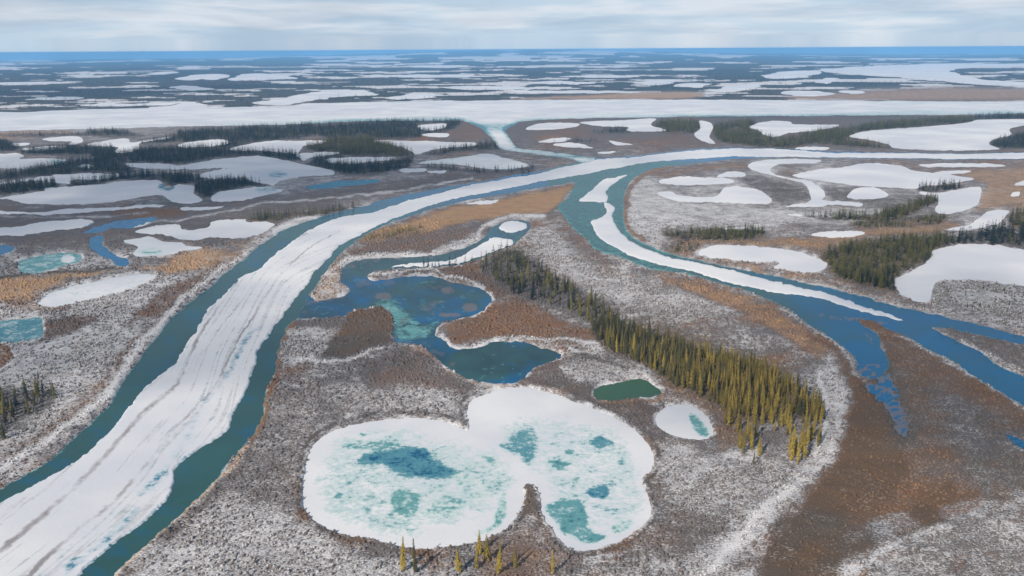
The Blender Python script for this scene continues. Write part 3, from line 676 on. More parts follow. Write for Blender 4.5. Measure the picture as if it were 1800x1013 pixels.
forest([(1170, 440), (1220, 425), (1230, 432), (1200, 446)], 8, 8, 'olive', 'far', .2)
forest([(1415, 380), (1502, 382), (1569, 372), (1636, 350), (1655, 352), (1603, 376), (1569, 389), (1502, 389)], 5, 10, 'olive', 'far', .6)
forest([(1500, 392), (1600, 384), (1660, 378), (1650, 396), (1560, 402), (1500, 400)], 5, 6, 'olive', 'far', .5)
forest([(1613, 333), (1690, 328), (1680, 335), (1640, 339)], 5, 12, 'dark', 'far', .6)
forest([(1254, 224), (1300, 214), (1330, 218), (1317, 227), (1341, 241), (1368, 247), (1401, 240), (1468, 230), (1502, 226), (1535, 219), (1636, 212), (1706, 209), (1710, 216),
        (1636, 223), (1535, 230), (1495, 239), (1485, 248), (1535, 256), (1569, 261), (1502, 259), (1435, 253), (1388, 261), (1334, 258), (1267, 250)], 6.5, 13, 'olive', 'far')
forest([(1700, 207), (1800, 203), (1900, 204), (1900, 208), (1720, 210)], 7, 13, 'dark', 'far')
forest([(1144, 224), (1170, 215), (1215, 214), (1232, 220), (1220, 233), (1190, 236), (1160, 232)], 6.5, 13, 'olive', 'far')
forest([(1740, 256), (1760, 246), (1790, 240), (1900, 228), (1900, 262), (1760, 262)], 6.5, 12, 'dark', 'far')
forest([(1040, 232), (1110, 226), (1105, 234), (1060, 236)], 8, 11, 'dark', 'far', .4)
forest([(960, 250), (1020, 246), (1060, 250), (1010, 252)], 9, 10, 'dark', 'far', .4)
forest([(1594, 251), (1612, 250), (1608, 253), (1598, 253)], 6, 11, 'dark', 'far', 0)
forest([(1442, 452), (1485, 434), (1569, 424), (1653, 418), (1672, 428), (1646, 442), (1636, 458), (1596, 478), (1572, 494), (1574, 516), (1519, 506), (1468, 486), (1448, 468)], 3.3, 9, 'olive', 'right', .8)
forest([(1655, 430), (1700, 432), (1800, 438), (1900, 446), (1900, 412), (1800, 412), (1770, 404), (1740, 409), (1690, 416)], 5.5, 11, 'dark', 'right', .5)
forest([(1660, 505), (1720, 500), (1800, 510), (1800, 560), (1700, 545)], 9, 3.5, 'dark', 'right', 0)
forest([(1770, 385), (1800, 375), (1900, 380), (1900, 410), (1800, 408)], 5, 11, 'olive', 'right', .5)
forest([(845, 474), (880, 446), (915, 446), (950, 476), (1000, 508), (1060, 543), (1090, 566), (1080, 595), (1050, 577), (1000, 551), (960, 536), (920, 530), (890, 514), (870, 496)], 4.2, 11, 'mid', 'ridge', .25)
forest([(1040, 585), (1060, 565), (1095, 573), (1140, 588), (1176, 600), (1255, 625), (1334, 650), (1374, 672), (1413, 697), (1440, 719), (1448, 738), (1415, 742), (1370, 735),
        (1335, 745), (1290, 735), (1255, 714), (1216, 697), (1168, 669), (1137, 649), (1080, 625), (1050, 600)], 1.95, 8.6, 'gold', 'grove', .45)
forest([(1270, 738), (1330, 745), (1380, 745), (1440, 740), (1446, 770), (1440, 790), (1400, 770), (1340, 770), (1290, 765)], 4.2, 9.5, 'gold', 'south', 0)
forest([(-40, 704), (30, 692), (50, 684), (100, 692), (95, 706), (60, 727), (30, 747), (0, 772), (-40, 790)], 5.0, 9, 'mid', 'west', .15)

SOLO = [  # base pixel, height m, tone, label
    (708, 1006, 12, 'gold', "slim spruce at the pond's foot, left one of the close pair"),
    (730, 1010, 12.2, 'mid', "slim darker spruce at the pond's foot, right one of the close pair"),
    (808, 1010, 9.5, 'gold', "short golden spruce below the pond, between the close pair and the cluster"),
    (838, 1004, 8, 'gold', "small golden spruce in front of the leaning cluster below the pond"),
    (843, 977, 8.5, 'gold', "golden spruce nearest to the pond's snowy southern shore"),
    (857, 989, 9, 'gold', "golden spruce just behind the cluster, right of the one on the shore"),
    (876, 1013, 11, 'gold', "bushy golden spruce at the bottom edge right of the small cluster"),
    (906, 1002, 8.5, 'gold', "lone slim golden spruce below the pond's notch"),
    (972, 1014, 8, 'gold', "lone golden spruce at the bottom edge below the right lobe"),
    (745, 471, 8, 'dark', None), (753, 472, 8.5, 'dark', None), (760, 471, 6, 'dark', None), (765, 471, 5, 'dark', None), (772, 471, 7, 'dark', None), (790, 469, 9, 'dark', None), (801, 467, 9, 'dark', None), (818, 462, 7, 'dark', None), (830, 462, 6, 'dark', None),
    (8, 775, 8.5, 'mid', "lone dark spruce apart from the clump at the photo's left edge"),
    (68, 668, 5, 'dark', "short dark spruce alone on the scrub just above the left edge clump"),
    (95, 700, 8, 'mid', "dark spruce at the right hand end of the left scrub clump"),
    (1306, 800, 12, 'gold', None), (1300, 792, 11, 'gold', None), (1321, 793, 12, 'gold', None), (1318, 780, 11, 'gold', None), (1335, 804, 9, 'gold', None), (1324, 820, 7, 'mid', None), (1312, 770, 10, 'gold', None), (1328, 772, 10, 'gold', None),
    (1391, 811, 12, 'gold', None), (1402, 818, 12.5, 'gold', None), (1413, 808, 12, 'gold', None), (1396, 798, 12, 'gold', None), (1408, 793, 11, 'gold', None), (1418, 786, 12, 'gold', None), (1425, 775, 11, 'gold', None), (1388, 796, 10, 'gold', None),
    (1437, 789, 11, 'gold', "golden spruce standing apart beside the snowy track east of the grove"),
    (1280, 752, 10, 'gold', None), (1286, 746, 10, 'gold', None), (1274, 748, 8, 'gold', None),
    (1378, 752, 10, 'gold', None), (1384, 756, 10, 'gold', None), (1370, 750, 9, 'mid', None), (1356, 748, 10, 'gold', None),
    (1442, 750, 9, 'gold', None), (1446, 738, 9, 'gold', None),
]


def solo_zone(px, py):
    if py < 480:
        return 'shore'
    if px < 1260:
        return 'solo'
    if px < 1292:
        return 'southwest'
    if px < 1340 and py > 765:
        return 'fingers'
    if px < 1430 and py > 770:
        return 'block'
    return 'south'


# ------------------------------------------------------------------ ground heights
rowstep = 2.4
gz = 0.5 * np.clip(-sdW / rowstep, -1, 1)
near = smooth(900, 350, GD)
gz += np.where(-sdW > 2.5, 1, 0) * near * smooth(2.5, 7, -sdW) * (0.55 * fbm(GX / 9, GY / 9, 201, 3) + 0.9 * fbm(GX / 40, GY / 40, 211, 3) + 0.15)
hump = np.exp(-((GA * F - 20) / 330) ** 2)
ridge = smooth(9000, 33000, GD)
gz += ridge * hump * (205 + 40 * fbm(GX / 5000, GY / 5000, 221, 4))
gz += smooth(9000, 20000, GD) * 12 * fbm(GX / 2500, GY / 2500, 231, 4)
CURVE = -GD ** 2 / (2 * R_EARTH)
gz += CURVE


def new_mesh(name, verts, faces, attrs=None, smooth_sh=True, mats=None, mat_idx=None):
    me = bpy.data.meshes.new(name)
    faces = np.asarray(faces)
    nf, k = faces.shape
    me.vertices.add(len(verts))
    me.vertices.foreach_set("co", np.asarray(verts, np.float32).ravel())
    me.loops.add(nf * k)
    me.loops.foreach_set("vertex_index", faces.astype(np.int32).ravel())
    me.polygons.add(nf)
    me.polygons.foreach_set("loop_start", (np.arange(nf) * k).astype(np.int32))
    if smooth_sh:
        me.polygons.foreach_set("use_smooth", np.ones(nf, bool))
    if attrs:
        for an, arr in attrs.items():
            a = me.attributes.new(an, 'FLOAT_COLOR', 'POINT')
            a.data.foreach_set("color", np.asarray(arr, np.float32).ravel())
    for m in mats or []:
        me.materials.append(m)
    if mat_idx is not None:
        me.polygons.foreach_set("material_index", np.asarray(mat_idx, np.int32))
    me.update()
    me.validate()
    return me


def link(name, me, parent=None, **props):
    o = bpy.data.objects.new(name, me)
    COL.objects.link(o)
    if parent is not None:
        o.parent = parent
    for k, v in props.items():
        o[k] = v
    return o


# ------------------------------------------------------------------ materials
class NT:
    def __init__(self, name):
        self.m = bpy.data.materials.new(name)
        self.m.use_nodes = True
        self.t = self.m.node_tree
        self.t.nodes.clear()

    def n(self, typ, **kw):
        nd = self.t.nodes.new(typ)
        for k, v in kw.items():
            setattr(nd, k, v)
        return nd

    def l(self, a, b):
        self.t.links.new(a, b)

    def val(self, sock, v):
        if hasattr(v, 'is_output'):
            self.l(v, sock)
        else:
            sock.default_value = v

    def math(self, op, a, b=0.0, c=None, clamp=False):
        nd = self.n('ShaderNodeMath', operation=op, use_clamp=clamp)
        self.val(nd.inputs[0], a)
        self.val(nd.inputs[1], b)
        if c is not None:
            self.val(nd.inputs[2], c)
        return nd.outputs[0]

    def mix(self, f, a, b):
        nd = self.n('ShaderNodeMix', data_type='RGBA')
        self.val(nd.inputs[0], f)
        self.val(nd.inputs[6], a if hasattr(a, 'is_output') else (*a, 1))
        self.val(nd.inputs[7], b if hasattr(b, 'is_output') else (*b, 1))
        return nd.outputs[2]

    def sstep(self, v, a, b):
        nd = self.n('ShaderNodeMapRange', interpolation_type='SMOOTHSTEP')
        self.val(nd.inputs[0], v)
        self.val(nd.inputs[1], a)
        self.val(nd.inputs[2], b)
        return nd.outputs[0]

    def noise(self, vec, scale, detail=3.0, rough=0.55, dist=0.0):
        nd = self.n('ShaderNodeTexNoise')
        self.l(vec, nd.inputs['Vector'])
        nd.inputs['Scale'].default_value = scale
        nd.inputs['Detail'].default_value = detail
        nd.inputs['Roughness'].default_value = rough
        nd.inputs['Distortion'].default_value = dist
        return nd.outputs['Fac']

    def attr(self, name):
        a = self.n('ShaderNodeAttribute', attribute_name=name)
        s = self.n('ShaderNodeSeparateColor')
        self.l(a.outputs['Color'], s.inputs[0])
        return s.outputs[0], s.outputs[1], s.outputs[2], a.outputs['Alpha']

    def out(self, surf):
        o = self.n('ShaderNodeOutputMaterial')
        self.l(surf, o.inputs['Surface'])
        return self.m

    def bsdf(self, col, rough, spec=0.3, normal=None, ior=None):
        b = self.n('ShaderNodeBsdfPrincipled')
        self.val(b.inputs['Base Color'], col)
        self.val(b.inputs['Roughness'], rough)
        self.val(b.inputs['Specular IOR Level'], spec)
        if normal is not None:
            self.l(normal, b.inputs['Normal'])
        return b.outputs[0]

    def bump(self, h, strength, distance):
        b = self.n('ShaderNodeBump')
        b.inputs['Strength'].default_value = strength
        b.inputs['Distance'].default_value = distance
        self.l(h, b.inputs['Height'])
        return b.outputs[0]


SNOW = (0.73, 0.715, 0.71)
SHRUB = (0.136, 0.120, 0.116)
RUST = (0.185, 0.106, 0.064)
TAN = (0.390, 0.245, 0.135)
DARK = (0.042, 0.044, 0.030)


def cover_colour(t, pos, fine):
    sn, ru, ta, da = t.attr("cover")
    patch = t.noise(pos, 0.045, 4, .6)
    c = t.mix(t.sstep(t.math('ADD', ru, t.math('MULTIPLY', t.math('SUBTRACT', patch, .5), .9)), .15, .85), SHRUB, RUST)
    patch2 = t.noise(pos, 0.09, 4, .6)
    c = t.mix(t.sstep(t.math('ADD', ta, t.math('MULTIPLY', t.math('SUBTRACT', patch2, .5), .8)), .2, .95), c, TAN)
    c = t.mix(t.math('MULTIPLY', da, .92), c, DARK)
    return c, sn, ru, ta, da


def ground_material():
    t = NT("tundra_scrub")
    geo = t.n('ShaderNodeNewGeometry')
    pos = geo.outputs['Position']
    c, sn, ru, ta, da = cover_colour(t, pos, 1)
    a = t.noise(pos, 1.3, 2, .6)
    b = t.noise(pos, 0.22, 4, .62)
    d = t.noise(pos, 0.018, 4, .6)
    # brightness variation of the scrub itself (twigs, moss)
    k = t.math('ADD', t.math('MULTIPLY', a, .9), .55)
    hsv = t.n('ShaderNodeHueSaturation')
    t.l(c, hsv.inputs['Color'])
    t.l(k, hsv.inputs['Value'])
    c2 = t.noise(pos, 0.06, 4, .62, .8)
    s = t.math('ADD', t.math('MULTIPLY', a, .66), t.math('ADD', t.math('MULTIPLY', b, .26), t.math('MULTIPLY', d, .14)))
    s = t.math('ADD', s, t.math('MULTIPLY', t.math('SUBTRACT', c2, .5), .42))
    th = t.math('SUBTRACT', 0.795, t.math('MULTIPLY', sn, .45))
    snow = t.sstep(s, t.math('SUBTRACT', th, .17), t.math('ADD', th, .17))
    col = t.mix(t.math('MULTIPLY', snow, .84), hsv.outputs[0], SNOW)
    nrm = t.bump(a, 0.5, 0.8)
    return t.out(t.bsdf(col, .9, .1, nrm))


def shrub_material():
    t = NT("frosted_twigs")
    geo = t.n('ShaderNodeNewGeometry')
    pos = geo.outputs['Position']
    c, sn, ru, ta, da = cover_colour(t, pos, 1)
    rnd = t.noise(pos, 0.35, 2, .6)
    hsv = t.n('ShaderNodeHueSaturation')
    t.l(c, hsv.inputs['Color'])
    t.l(t.math('ADD', t.math('MULTIPLY', rnd, 1.2), .35), hsv.inputs['Value'])
    a = t.noise(pos, 1.0, 3, .66)
    sep = t.n('ShaderNodeSeparateXYZ')
    t.l(geo.outputs['Normal'], sep.inputs[0])
    s = t.math('ADD', t.math('MULTIPLY', a, .75), t.math('MULTIPLY', sep.outputs[2], .22))
    th = t.math('SUBTRACT', 0.90, t.math('MULTIPLY', sn, .46))
    snow = t.sstep(s, t.math('SUBTRACT', th, .14), t.math('ADD', th, .14))
    col = t.mix(t.math('MULTIPLY', snow, .86), hsv.outputs[0], SNOW)
    return t.out(t.bsdf(col, .9, .1))


def ice_material(name, attr, wind=0.0):
    t = NT(name)
    geo = t.n('ShaderNodeNewGeometry')
    pos = geo.outputs['Position']
    me, gr, di, gl = t.attr(attr)
    n_f = t.noise(pos, 0.5, 5, .7)
    n_m = t.noise(pos, 0.11, 5, .66, .6)
    n_l = t.noise(pos, 0.012, 4, .55)
    nn = t.math('ADD', t.math('MULTIPLY', n_m, .5), t.math('MULTIPLY', n_f, .5))
    mid = t.math('MULTIPLY', t.math('MULTIPLY', me, t.math('SUBTRACT', 1.0, me, clamp=True)), 8.8)
    v = t.math('ADD', me, t.math('MULTIPLY', t.math('SUBTRACT', nn, .5), t.math('ADD', mid, t.math('MULTIPLY', t.math('SUBTRACT', 1.0, me, clamp=True), .4))))
    # snow that the wind has packed and thinned
    snowc = t.mix(t.sstep(t.math('ADD', t.math('MULTIPLY', n_l, .6), t.math('MULTIPLY', t.noise(pos, .0035, 4, .6), .4)), .36, .62), (.755, .745, .735), (.585, .595, .63))
    snowc = t.mix(t.math('MULTIPLY', t.sstep(nn, .5, .72), .55), snowc, (.60, .65, .70))
    glaze = t.mix(gr, (.50, .56, .60), (.49, .605, .585))
    col = t.mix(t.sstep(v, .16, .44), snowc, glaze)
    teal = t.mix(gr, (.055, .20, .29), (.125, .315, .315))
    col = t.mix(t.sstep(v, .42, .66), col, teal)
    deep = t.mix(t.math('MINIMUM', gr, 1.0), (.002, .110, .27), (.031, .086, .086))
    deep = t.mix(t.math('MULTIPLY', t.math('SUBTRACT', gr, 1.0, clamp=True), 1.6, clamp=True), deep, (.046, .108, .056))
    deep = t.mix(t.math('MULTIPLY', t.sstep(n_l, .45, .7), .35), deep, t.mix(gr, (.008, .12, .235), (.040, .145, .145)))
    deep = t.mix(t.math('MULTIPLY', gl, .7), deep, (.014, .040, .052))
    w = t.sstep(v, .72, .93)
    col = t.mix(w, col, deep)
    dirt = t.sstep(t.math('ADD', di, t.math('MULTIPLY', t.math('SUBTRACT', nn, .5), .9)), .3, .85)
    col = t.mix(t.math('MULTIPLY', dirt, .75), col, (.17, .14, .13))
    rough = t.math('SUBTRACT', .75, t.math('MULTIPLY', w, .52))
    nrm = t.bump(nn, 0.35, 0.5)
    return t.out(t.bsdf(col, rough, t.math('SUBTRACT', .25, t.math('MULTIPLY', w, .18)), nrm))


def needle_material(name, a, b, frost=.12):
    t = NT(name)
    geo = t.n('ShaderNodeNewGeometry')
    oi = t.n('ShaderNodeObjectInfo')
    nz = t.noise(geo.outputs['Position'], .28, 3, .6)
    nf = t.noise(geo.outputs['Position'], 2.5, 2, .6)
    f = t.math('ADD', t.math('MULTIPLY', nz, .9), t.math('MULTIPLY', t.math('SUBTRACT', oi.outputs['Random'], .5), .5))
    c = t.mix(t.sstep(f, .25, .75), a, b)
    hsv = t.n('ShaderNodeHueSaturation')
    t.l(c, hsv.inputs['Color'])
    t.l(t.math('ADD', t.math('MULTIPLY', nf, .9), .55), hsv.inputs['Value'])
    c = t.mix(t.math('MULTIPLY', t.sstep(nf, .60, .72), frost), hsv.outputs[0], (.55, .53, .5))
    return t.out(t.bsdf(c, .85, .15))


def bark_material():
    t = NT("spruce_bark")
    geo = t.n('ShaderNodeNewGeometry')
    nz = t.noise(geo.outputs['Position'], 3, 3, .6)
    return t.out(t.bsdf(t.mix(nz, (.07, .05, .035), (.16, .12, .09)), .9, .1))


M_GROUND = ground_material()
M_SHRUB = shrub_material()
M_ICE = ice_material("lake_ice", "ice")
M_FLOE = ice_material("floe_snow", "floe")
NEEDLE = {
    'gold': needle_material("sunlit_needles", (.285, .208, .042), (.140, .110, .030), .12),  # warm patch sunlight is put into this brighter, golden needle colour
    'olive': needle_material("olive_needles", (.165, .140, .026), (.080, .076, .022), .06),
    'mid': needle_material("green_needles", (.125, .108, .034), (.050, .050, .026), .10),
    'dark': needle_material("dark_needles", (.028, .036, .030), (.016, .022, .022), .05),
}
M_BARK = bark_material()
TONES = ['gold', 'olive', 'mid', 'dark']

# ------------------------------------------------------------------ ground, water, floes
g_me = new_mesh("ground", np.stack([GX, GY, gz], 1), QUADS, {"cover": C}, True, [M_GROUND])
link("ground", g_me, kind="structure", label="flat snow dusted tundra of purple, rust and tan scrub reaching the horizon", category="ground")


def submesh(name, sd_v, fmask, z, attr_name, attr, mat):
    f = QUADS[fmask]
    used, inv = np.unique(f.ravel(), return_inverse=True)
    v = np.stack([GX[used], GY[used], (z[used] if hasattr(z, '__len__') else np.full(len(used), z)) + CURVE[used]], 1)
    return new_mesh(name, v, inv.reshape(-1, 4), {attr_name: attr[used]}, True, [mat])


q_any = (sdW[QUADS] > -4.2).any(1)
q_own = owner[QUADS[:, 0]]
for k, (name, label, cat) in enumerate(water):
    fm = q_any & (q_own == k)
    if fm.sum() == 0:
        continue
    me = submesh(name, sdW, fm, 0.0, "ice", ICE, M_ICE)
    link(name, me, kind="structure", label=label, category=cat)
for label, s in s_floes:
    fm = (s[QUADS] > -2.5).any(1)
    z = 0.4 * np.clip(s / 1.9, -1, 1)
    me = submesh("ice_floe", s, fm, z, "floe", FL, M_FLOE)
    link("ice_floe", me, label=label, category="ice floe")

# ------------------------------------------------------------------ look-up of the grid at any place
lnd = dist


def grid_at(x, y):
    d = np.hypot(x, y)
    a = np.arctan2(x, y)
    i = np.clip(np.searchsorted(dist, d), 1, NR - 1)
    i = np.where(np.abs(dist[i] - d) < np.abs(dist[i - 1] - d), i, i - 1)
    j = np.clip(np.searchsorted(az, a), 1, NC - 1)
    j = np.where(np.abs(az[j] - a) < np.abs(az[j - 1] - a), j, j - 1)
    return i * NC + j


# ------------------------------------------------------------------ shrubs: countless low twiggy bushes
NS = 150000
rr = np.sqrt(rng.random(NS) * (820 ** 2 - 215 ** 2) + 215 ** 2)
aa = np.radians(rng.random(NS) * 74 - 37)
sx, sy = rr * np.sin(aa), rr * np.cos(aa)
gi = grid_at(sx, sy)
dens = 0.55 + 0.9 * fbm(sx / 22, sy / 22, 301)
dens = dens * np.where(C[gi, 3] > .28, .4, 1.0) * np.where(C[gi, 0] > .85, .25, 1.0) * smooth(860, 500, rr)
keep = (sdW[gi] < -2.2) & (rng.random(NS) < dens)
sx, sy, gi = sx[keep], sy[keep], gi[keep]
NS = len(sx)
base = np.array([[1, 0, 0], [.5, .87, 0], [-.5, .87, 0], [-1, 0, 0], [-.5, -.87, 0], [.5, -.87, 0], [.35, .1, 1], [-.3, .35, .85], [-.1, -.4, .9]], float)
bf = np.array([[0, 1, 6], [1, 7, 6], [1, 2, 7], [2, 3, 7], [3, 8, 7], [3, 4, 8], [4, 5, 8], [5, 6, 8], [5, 0, 6], [6, 7, 8]])
rad = (0.45 + 0.55 * rng.random(NS)) * (0.85 + 0.4 * smooth(300, 700, np.hypot(sx, sy)))
hgt = rad * (0.8 + 0.8 * rng.random(NS))
rot = rng.random(NS) * 6.28
vb = base[None] * (1 + 0.45 * (rng.random((NS, 9, 3)) - .5))
vx = (vb[:, :, 0] * np.cos(rot)[:, None] - vb[:, :, 1] * np.sin(rot)[:, None]) * rad[:, None] + sx[:, None]
vy = (vb[:, :, 0] * np.sin(rot)[:, None] + vb[:, :, 1] * np.cos(rot)[:, None]) * rad[:, None] + sy[:, None]
vz = vb[:, :, 2] * hgt[:, None] + gz[gi][:, None] - 0.12
sv = np.stack([vx, vy, vz], -1).reshape(-1, 3)
sf = (bf[None] + (np.arange(NS) * 9)[:, None, None]).reshape(-1, 3)
sc = np.repeat(C[gi], 9, 0)
s_me = new_mesh("shrubbery", sv, sf, {"cover": sc}, False, [M_SHRUB])
link("shrubbery", s_me, kind="stuff", label="low frosted willow scrub covering the flats around the ponds", category="scrub")

# ------------------------------------------------------------------ spruces


def crown_mesh(seed, whorls=24, per=6, wide=1.0):
    """unit spruce crown, 1 m tall scaled later: branches as drooping leaf-sized sprays round the stem"""
    r = random.Random(seed)
    V_, F_ = [], []
    lean = (r.uniform(-.02, .02), r.uniform(-.02, .02))
    gaps = [r.random() for _ in range(6)]
    for w in range(whorls):
        t = w / (whorls - 1)
        z = 0.06 + 0.92 * t ** 0.95
        prof = (1 - t) ** 0.75 * (0.55 + 0.45 * min(1, t * 5)) * 0.120 * wide
        prof *= 0.75 + 0.5 * r.random()
        if t > .86:
            prof = max(prof, .018 + .012 * r.random())
        n = per if t < .8 else max(3, per - 2)
        a0 = r.random() * 6.28
        for b in range(n):
            a = a0 + b * 6.283 / n + r.uniform(-.35, .35)
            L = prof * r.uniform(.6, 1.25)
            if r.random() < .1:
                L *= .45
            wd = L * r.uniform(.42, .62) + .006
            dz = -L * r.uniform(.25, .65)
            ca, sa = math.cos(a), math.sin(a)
            cx, cy = lean[0] * z * 2, lean[1] * z * 2
            k = len(V_)
            zz = z + r.uniform(-.012, .012)
            V_ += [(cx, cy, zz + .012), (cx + ca * L * .55 - sa * wd * .5, cy + sa * L * .55 + ca * wd * .5, zz + dz * .45),
                   (cx + ca * L, cy + sa * L, zz + dz), (cx + ca * L * .55 + sa * wd * .5, cy + sa * L * .55 - ca * wd * .5, zz + dz * .45),
                   (cx + ca * L * .5, cy + sa * L * .5, zz + dz * .2 + .02)]
            F_ += [(k, k + 1, k + 4), (k + 1, k + 2, k + 4), (k + 2, k + 3, k + 4), (k + 3, k, k + 4)]
    k = len(V_)
    V_ += [(lean[0] * 2, lean[1] * 2, 1.0)]
    for i in range(4):
        a = i * 1.57 + r.random()
        V_.append((lean[0] * 1.8 + math.cos(a) * .012, lean[1] * 1.8 + math.sin(a) * .012, .9))
    for i in range(4):
        F_.append((k, k + 1 + i, k + 1 + (i + 1) % 4))
    return np.array(V_), np.array(F_)


def trunk_mesh(seed):
    r = random.Random(seed)
    V_, F_ = [], []
    for j, (z, rad_) in enumerate(((-.03, .013), (.0, .0115), (.3, .009), (.65, .005), (.97, .0015))):
        for i in range(6):
            a = i * 1.0472
            V_.append((rad_ * math.cos(a), rad_ * math.sin(a), z))
        if j:
            for i in range(6):
                p, q = (j - 1) * 6 + i, (j - 1) * 6 + (i + 1) % 6
                F_.append((p, q, q + 6))
                F_.append((p, q + 6, p + 6))
    return np.array(V_), np.array(F_)


trees = []       # x, y, h, tone, zone, label
for px, py, h, tone, lab in SOLO:
    x, y = ground_at([px], [py])
    trees.append((x[0], y[0], h, tone, solo_zone(px, py), lab))
for poly, sp, h, tone, zone in FOREST:
    P = np.array(poly, float)
    x0, y0 = P.min(0)
    x1, y1 = P.max(0)
    NCAND = 60000
    qx = x0 + rng.random(NCAND) * (x1 - x0)
    qy = y0 + rng.random(NCAND) * (y1 - y0)
    gx, gy = ground_at(qx, qy)
    dd = np.hypot(gx, gy)
    area_px = dd ** 3 / (H * F * F)                 # m2 of ground under one pixel
    total = area_px.mean() * (x1 - x0) * (y1 - y0)
    sp = sp * (.62 if tone == 'olive' else .72) if zone == 'far' else sp
    want = total / sp ** 2
    p = area_px / area_px.max()
    k = rng.random(NCAND) < p
    qx, qy, gx, gy, dd = qx[k], qy[k], gx[k], gy[k], dd[k]
    n_ = int(min(len(qx), want))
    qx, qy, gx, gy, dd = qx[:n_], qy[:n_], gx[:n_], gy[:n_], dd[:n_]
    m_ = (V[grid_at(gx, gy)] > 0)
    ww = sdf(poly, qx + 3 * fbm(qx / 15, qy / 8, 401), qy + 2 * fbm(qx / 15, qy / 8, 411), 10, 3)
    gi = grid_at(gx, gy)
    edge = smooth(-1.5, 3.0, ww)
    clump = 1.0 if zone in ('grove', 'west', 'south') else np.clip(.85 + 1.6 * fbm(gx / 35, gy / 35, 421), 0, 1)
    keep = (rng.random(n_) < edge * clump) & (sdW[gi] < -1.0)
    cell = {}
    for x, y, qpx, qpy in zip(gx[keep], gy[keep], qx[keep], qy[keep]):
        if zone in ('grove', 'south', 'ridge', 'west'):
            md = 1.15 if zone == 'grove' else 3.0
            key = (int(x // md), int(y // md))
            if any((key[0] + i, key[1] + j) in cell and math.hypot(cell[(key[0] + i, key[1] + j)][0] - x, cell[(key[0] + i, key[1] + j)][1] - y) < md
                   for i in (-1, 0, 1) for j in (-1, 0, 1)):
                continue
            cell[key] = (x, y)
        hh = h * (0.62 + 0.5 * random.random() ** 0.8) * (.85 if zone == 'far' else 1)
        if zone in ('grove', 'south'):
            hh = h * (0.5 + 0.66 * random.random() ** .8)
        tn = tone
        if zone == 'grove':
            g = (qpx - 1100) / 370.0
            tn = 'gold' if random.random() < 0.25 + 1.1 * g else 'mid'
            if qpx > 1400 and random.random() < .4:
                tn = 'mid'
        elif zone == 'ridge':
            tn = random.choice(['mid', 'mid', 'olive', 'dark'])
        elif zone == 'west':
            tn = random.choice(['mid', 'dark', 'olive'])
        elif tone == 'olive':
            tn = random.choice(['dark', 'mid', 'olive', 'olive', 'olive'])
        elif tone == 'dark':
            tn = 'olive' if random.random() < .12 else 'dark'
        trees.append((x, y, hh, tn, zone, None))

tx = np.array([t[0] for t in trees])
ty = np.array([t[1] for t in trees])
th = np.array([t[2] for t in trees])
tpx, tpy = project(tx, ty)
tsize = th / np.sqrt(tx ** 2 + ty ** 2 + H * H)
inframe = (tpx > -12) & (tpx < 1812) & (tpy < 1045)
force = np.array([t[4] in ('solo', 'fingers', 'block', 'southwest') for t in trees])
order = np.argsort(-(tsize * inframe + 10 * (force & inframe)))
chosen = order[:298]
chosen_set = set(chosen.tolist())
tgi = grid_at(tx, ty)
tz = gz[tgi]

ZLAB = {
    'west': ("dark spruce in the loose clump on snowy scrub at the left edge", "spruces in the clump at the left edge"),
    'south': ("golden spruce in the thin snowy fringe along the southern side of the grove", "spruces in the thin fringe south of the grove"),
    'fingers': ("tall thin golden spruce in the finger like cluster right of the round white pond", "spruces in the finger like cluster"),
    'block': ("tall golden spruce in the tight dark gold block at the grove's southern tip", "spruces in the block at the southern tip"),
    'southwest': ("golden spruce in the little bunch right behind the round white pond", "spruces behind the round white pond"),
    'ridge': ("dark green spruce on the ridge running from the oxbow to the golden grove", "spruces on the dark ridge"),
    'shore': ("small dark spruce on the narrow spit beside the oxbow ice", "spruces on the spit beside the oxbow"),
    'gold': ("golden lit slender spruce packed inside the big grove", "golden spruces of the big grove"),
    'mid': ("green slender spruce packed among golden ones inside the big grove", "green spruces of the big grove"),
}
NVAR = 7
crowns = {}
for v in range(NVAR):
    cv, cf = crown_mesh(100 + v, 24 + v % 3, 6, (0.9, 1.05, 1.2, 1.0, .85, 1.15, 1.3)[v])
    for tone in TONES:
        crowns[(v, tone)] = new_mesh("crown", cv, cf, None, False, [NEEDLE[tone]])
tv, tf = trunk_mesh(1)
T_ME = new_mesh("trunk", tv, tf, None, True, [M_BARK])
first = {}
for i in chosen:
    x, y, h, tone, zone, lab = trees[i]
    v = random.randrange(NVAR)
    if zone in ('grove', 'south') and tone == 'gold' and random.random() < .12:
        pass
    ht = h * random.uniform(.95, 1.05)
    if not first:
        root = bpy.data.objects.new("spruce_tree", None)
        COL.objects.link(root)
        tr = link("trunk", T_ME, root)
        cr = link("crown", crowns[(v, tone)], root)
        first['r'], first['t'], first['c'] = root, tr, cr
    else:
        root = first['r'].copy()
        COL.objects.link(root)
        tr = first['t'].copy()
        cr = first['c'].copy()
        cr.data = crowns[(v, tone)]
        for o in (tr, cr):
            o.parent = root
            COL.objects.link(o)
    root.empty_display_size = .5
    root.location = (x, y, tz[i] - 0.05)
    root.rotation_euler = (random.gauss(0, .03), random.gauss(0, .03), random.random() * 6.28)
    wscale = random.uniform(.85, 1.25)
    root.scale = (ht * wscale, ht * wscale, ht)
    root['category'] = "spruce tree"
    key = tone if zone == 'grove' else zone
    if zone == 'grove' and tone not in ('gold', 'mid'):
        key = 'mid'
    if lab:
        root['label'] = lab
        if 'group' in root:
            del root['group']
    else:
        root['label'], root['group'] = ZLAB.get(key, ZLAB['ridge'])

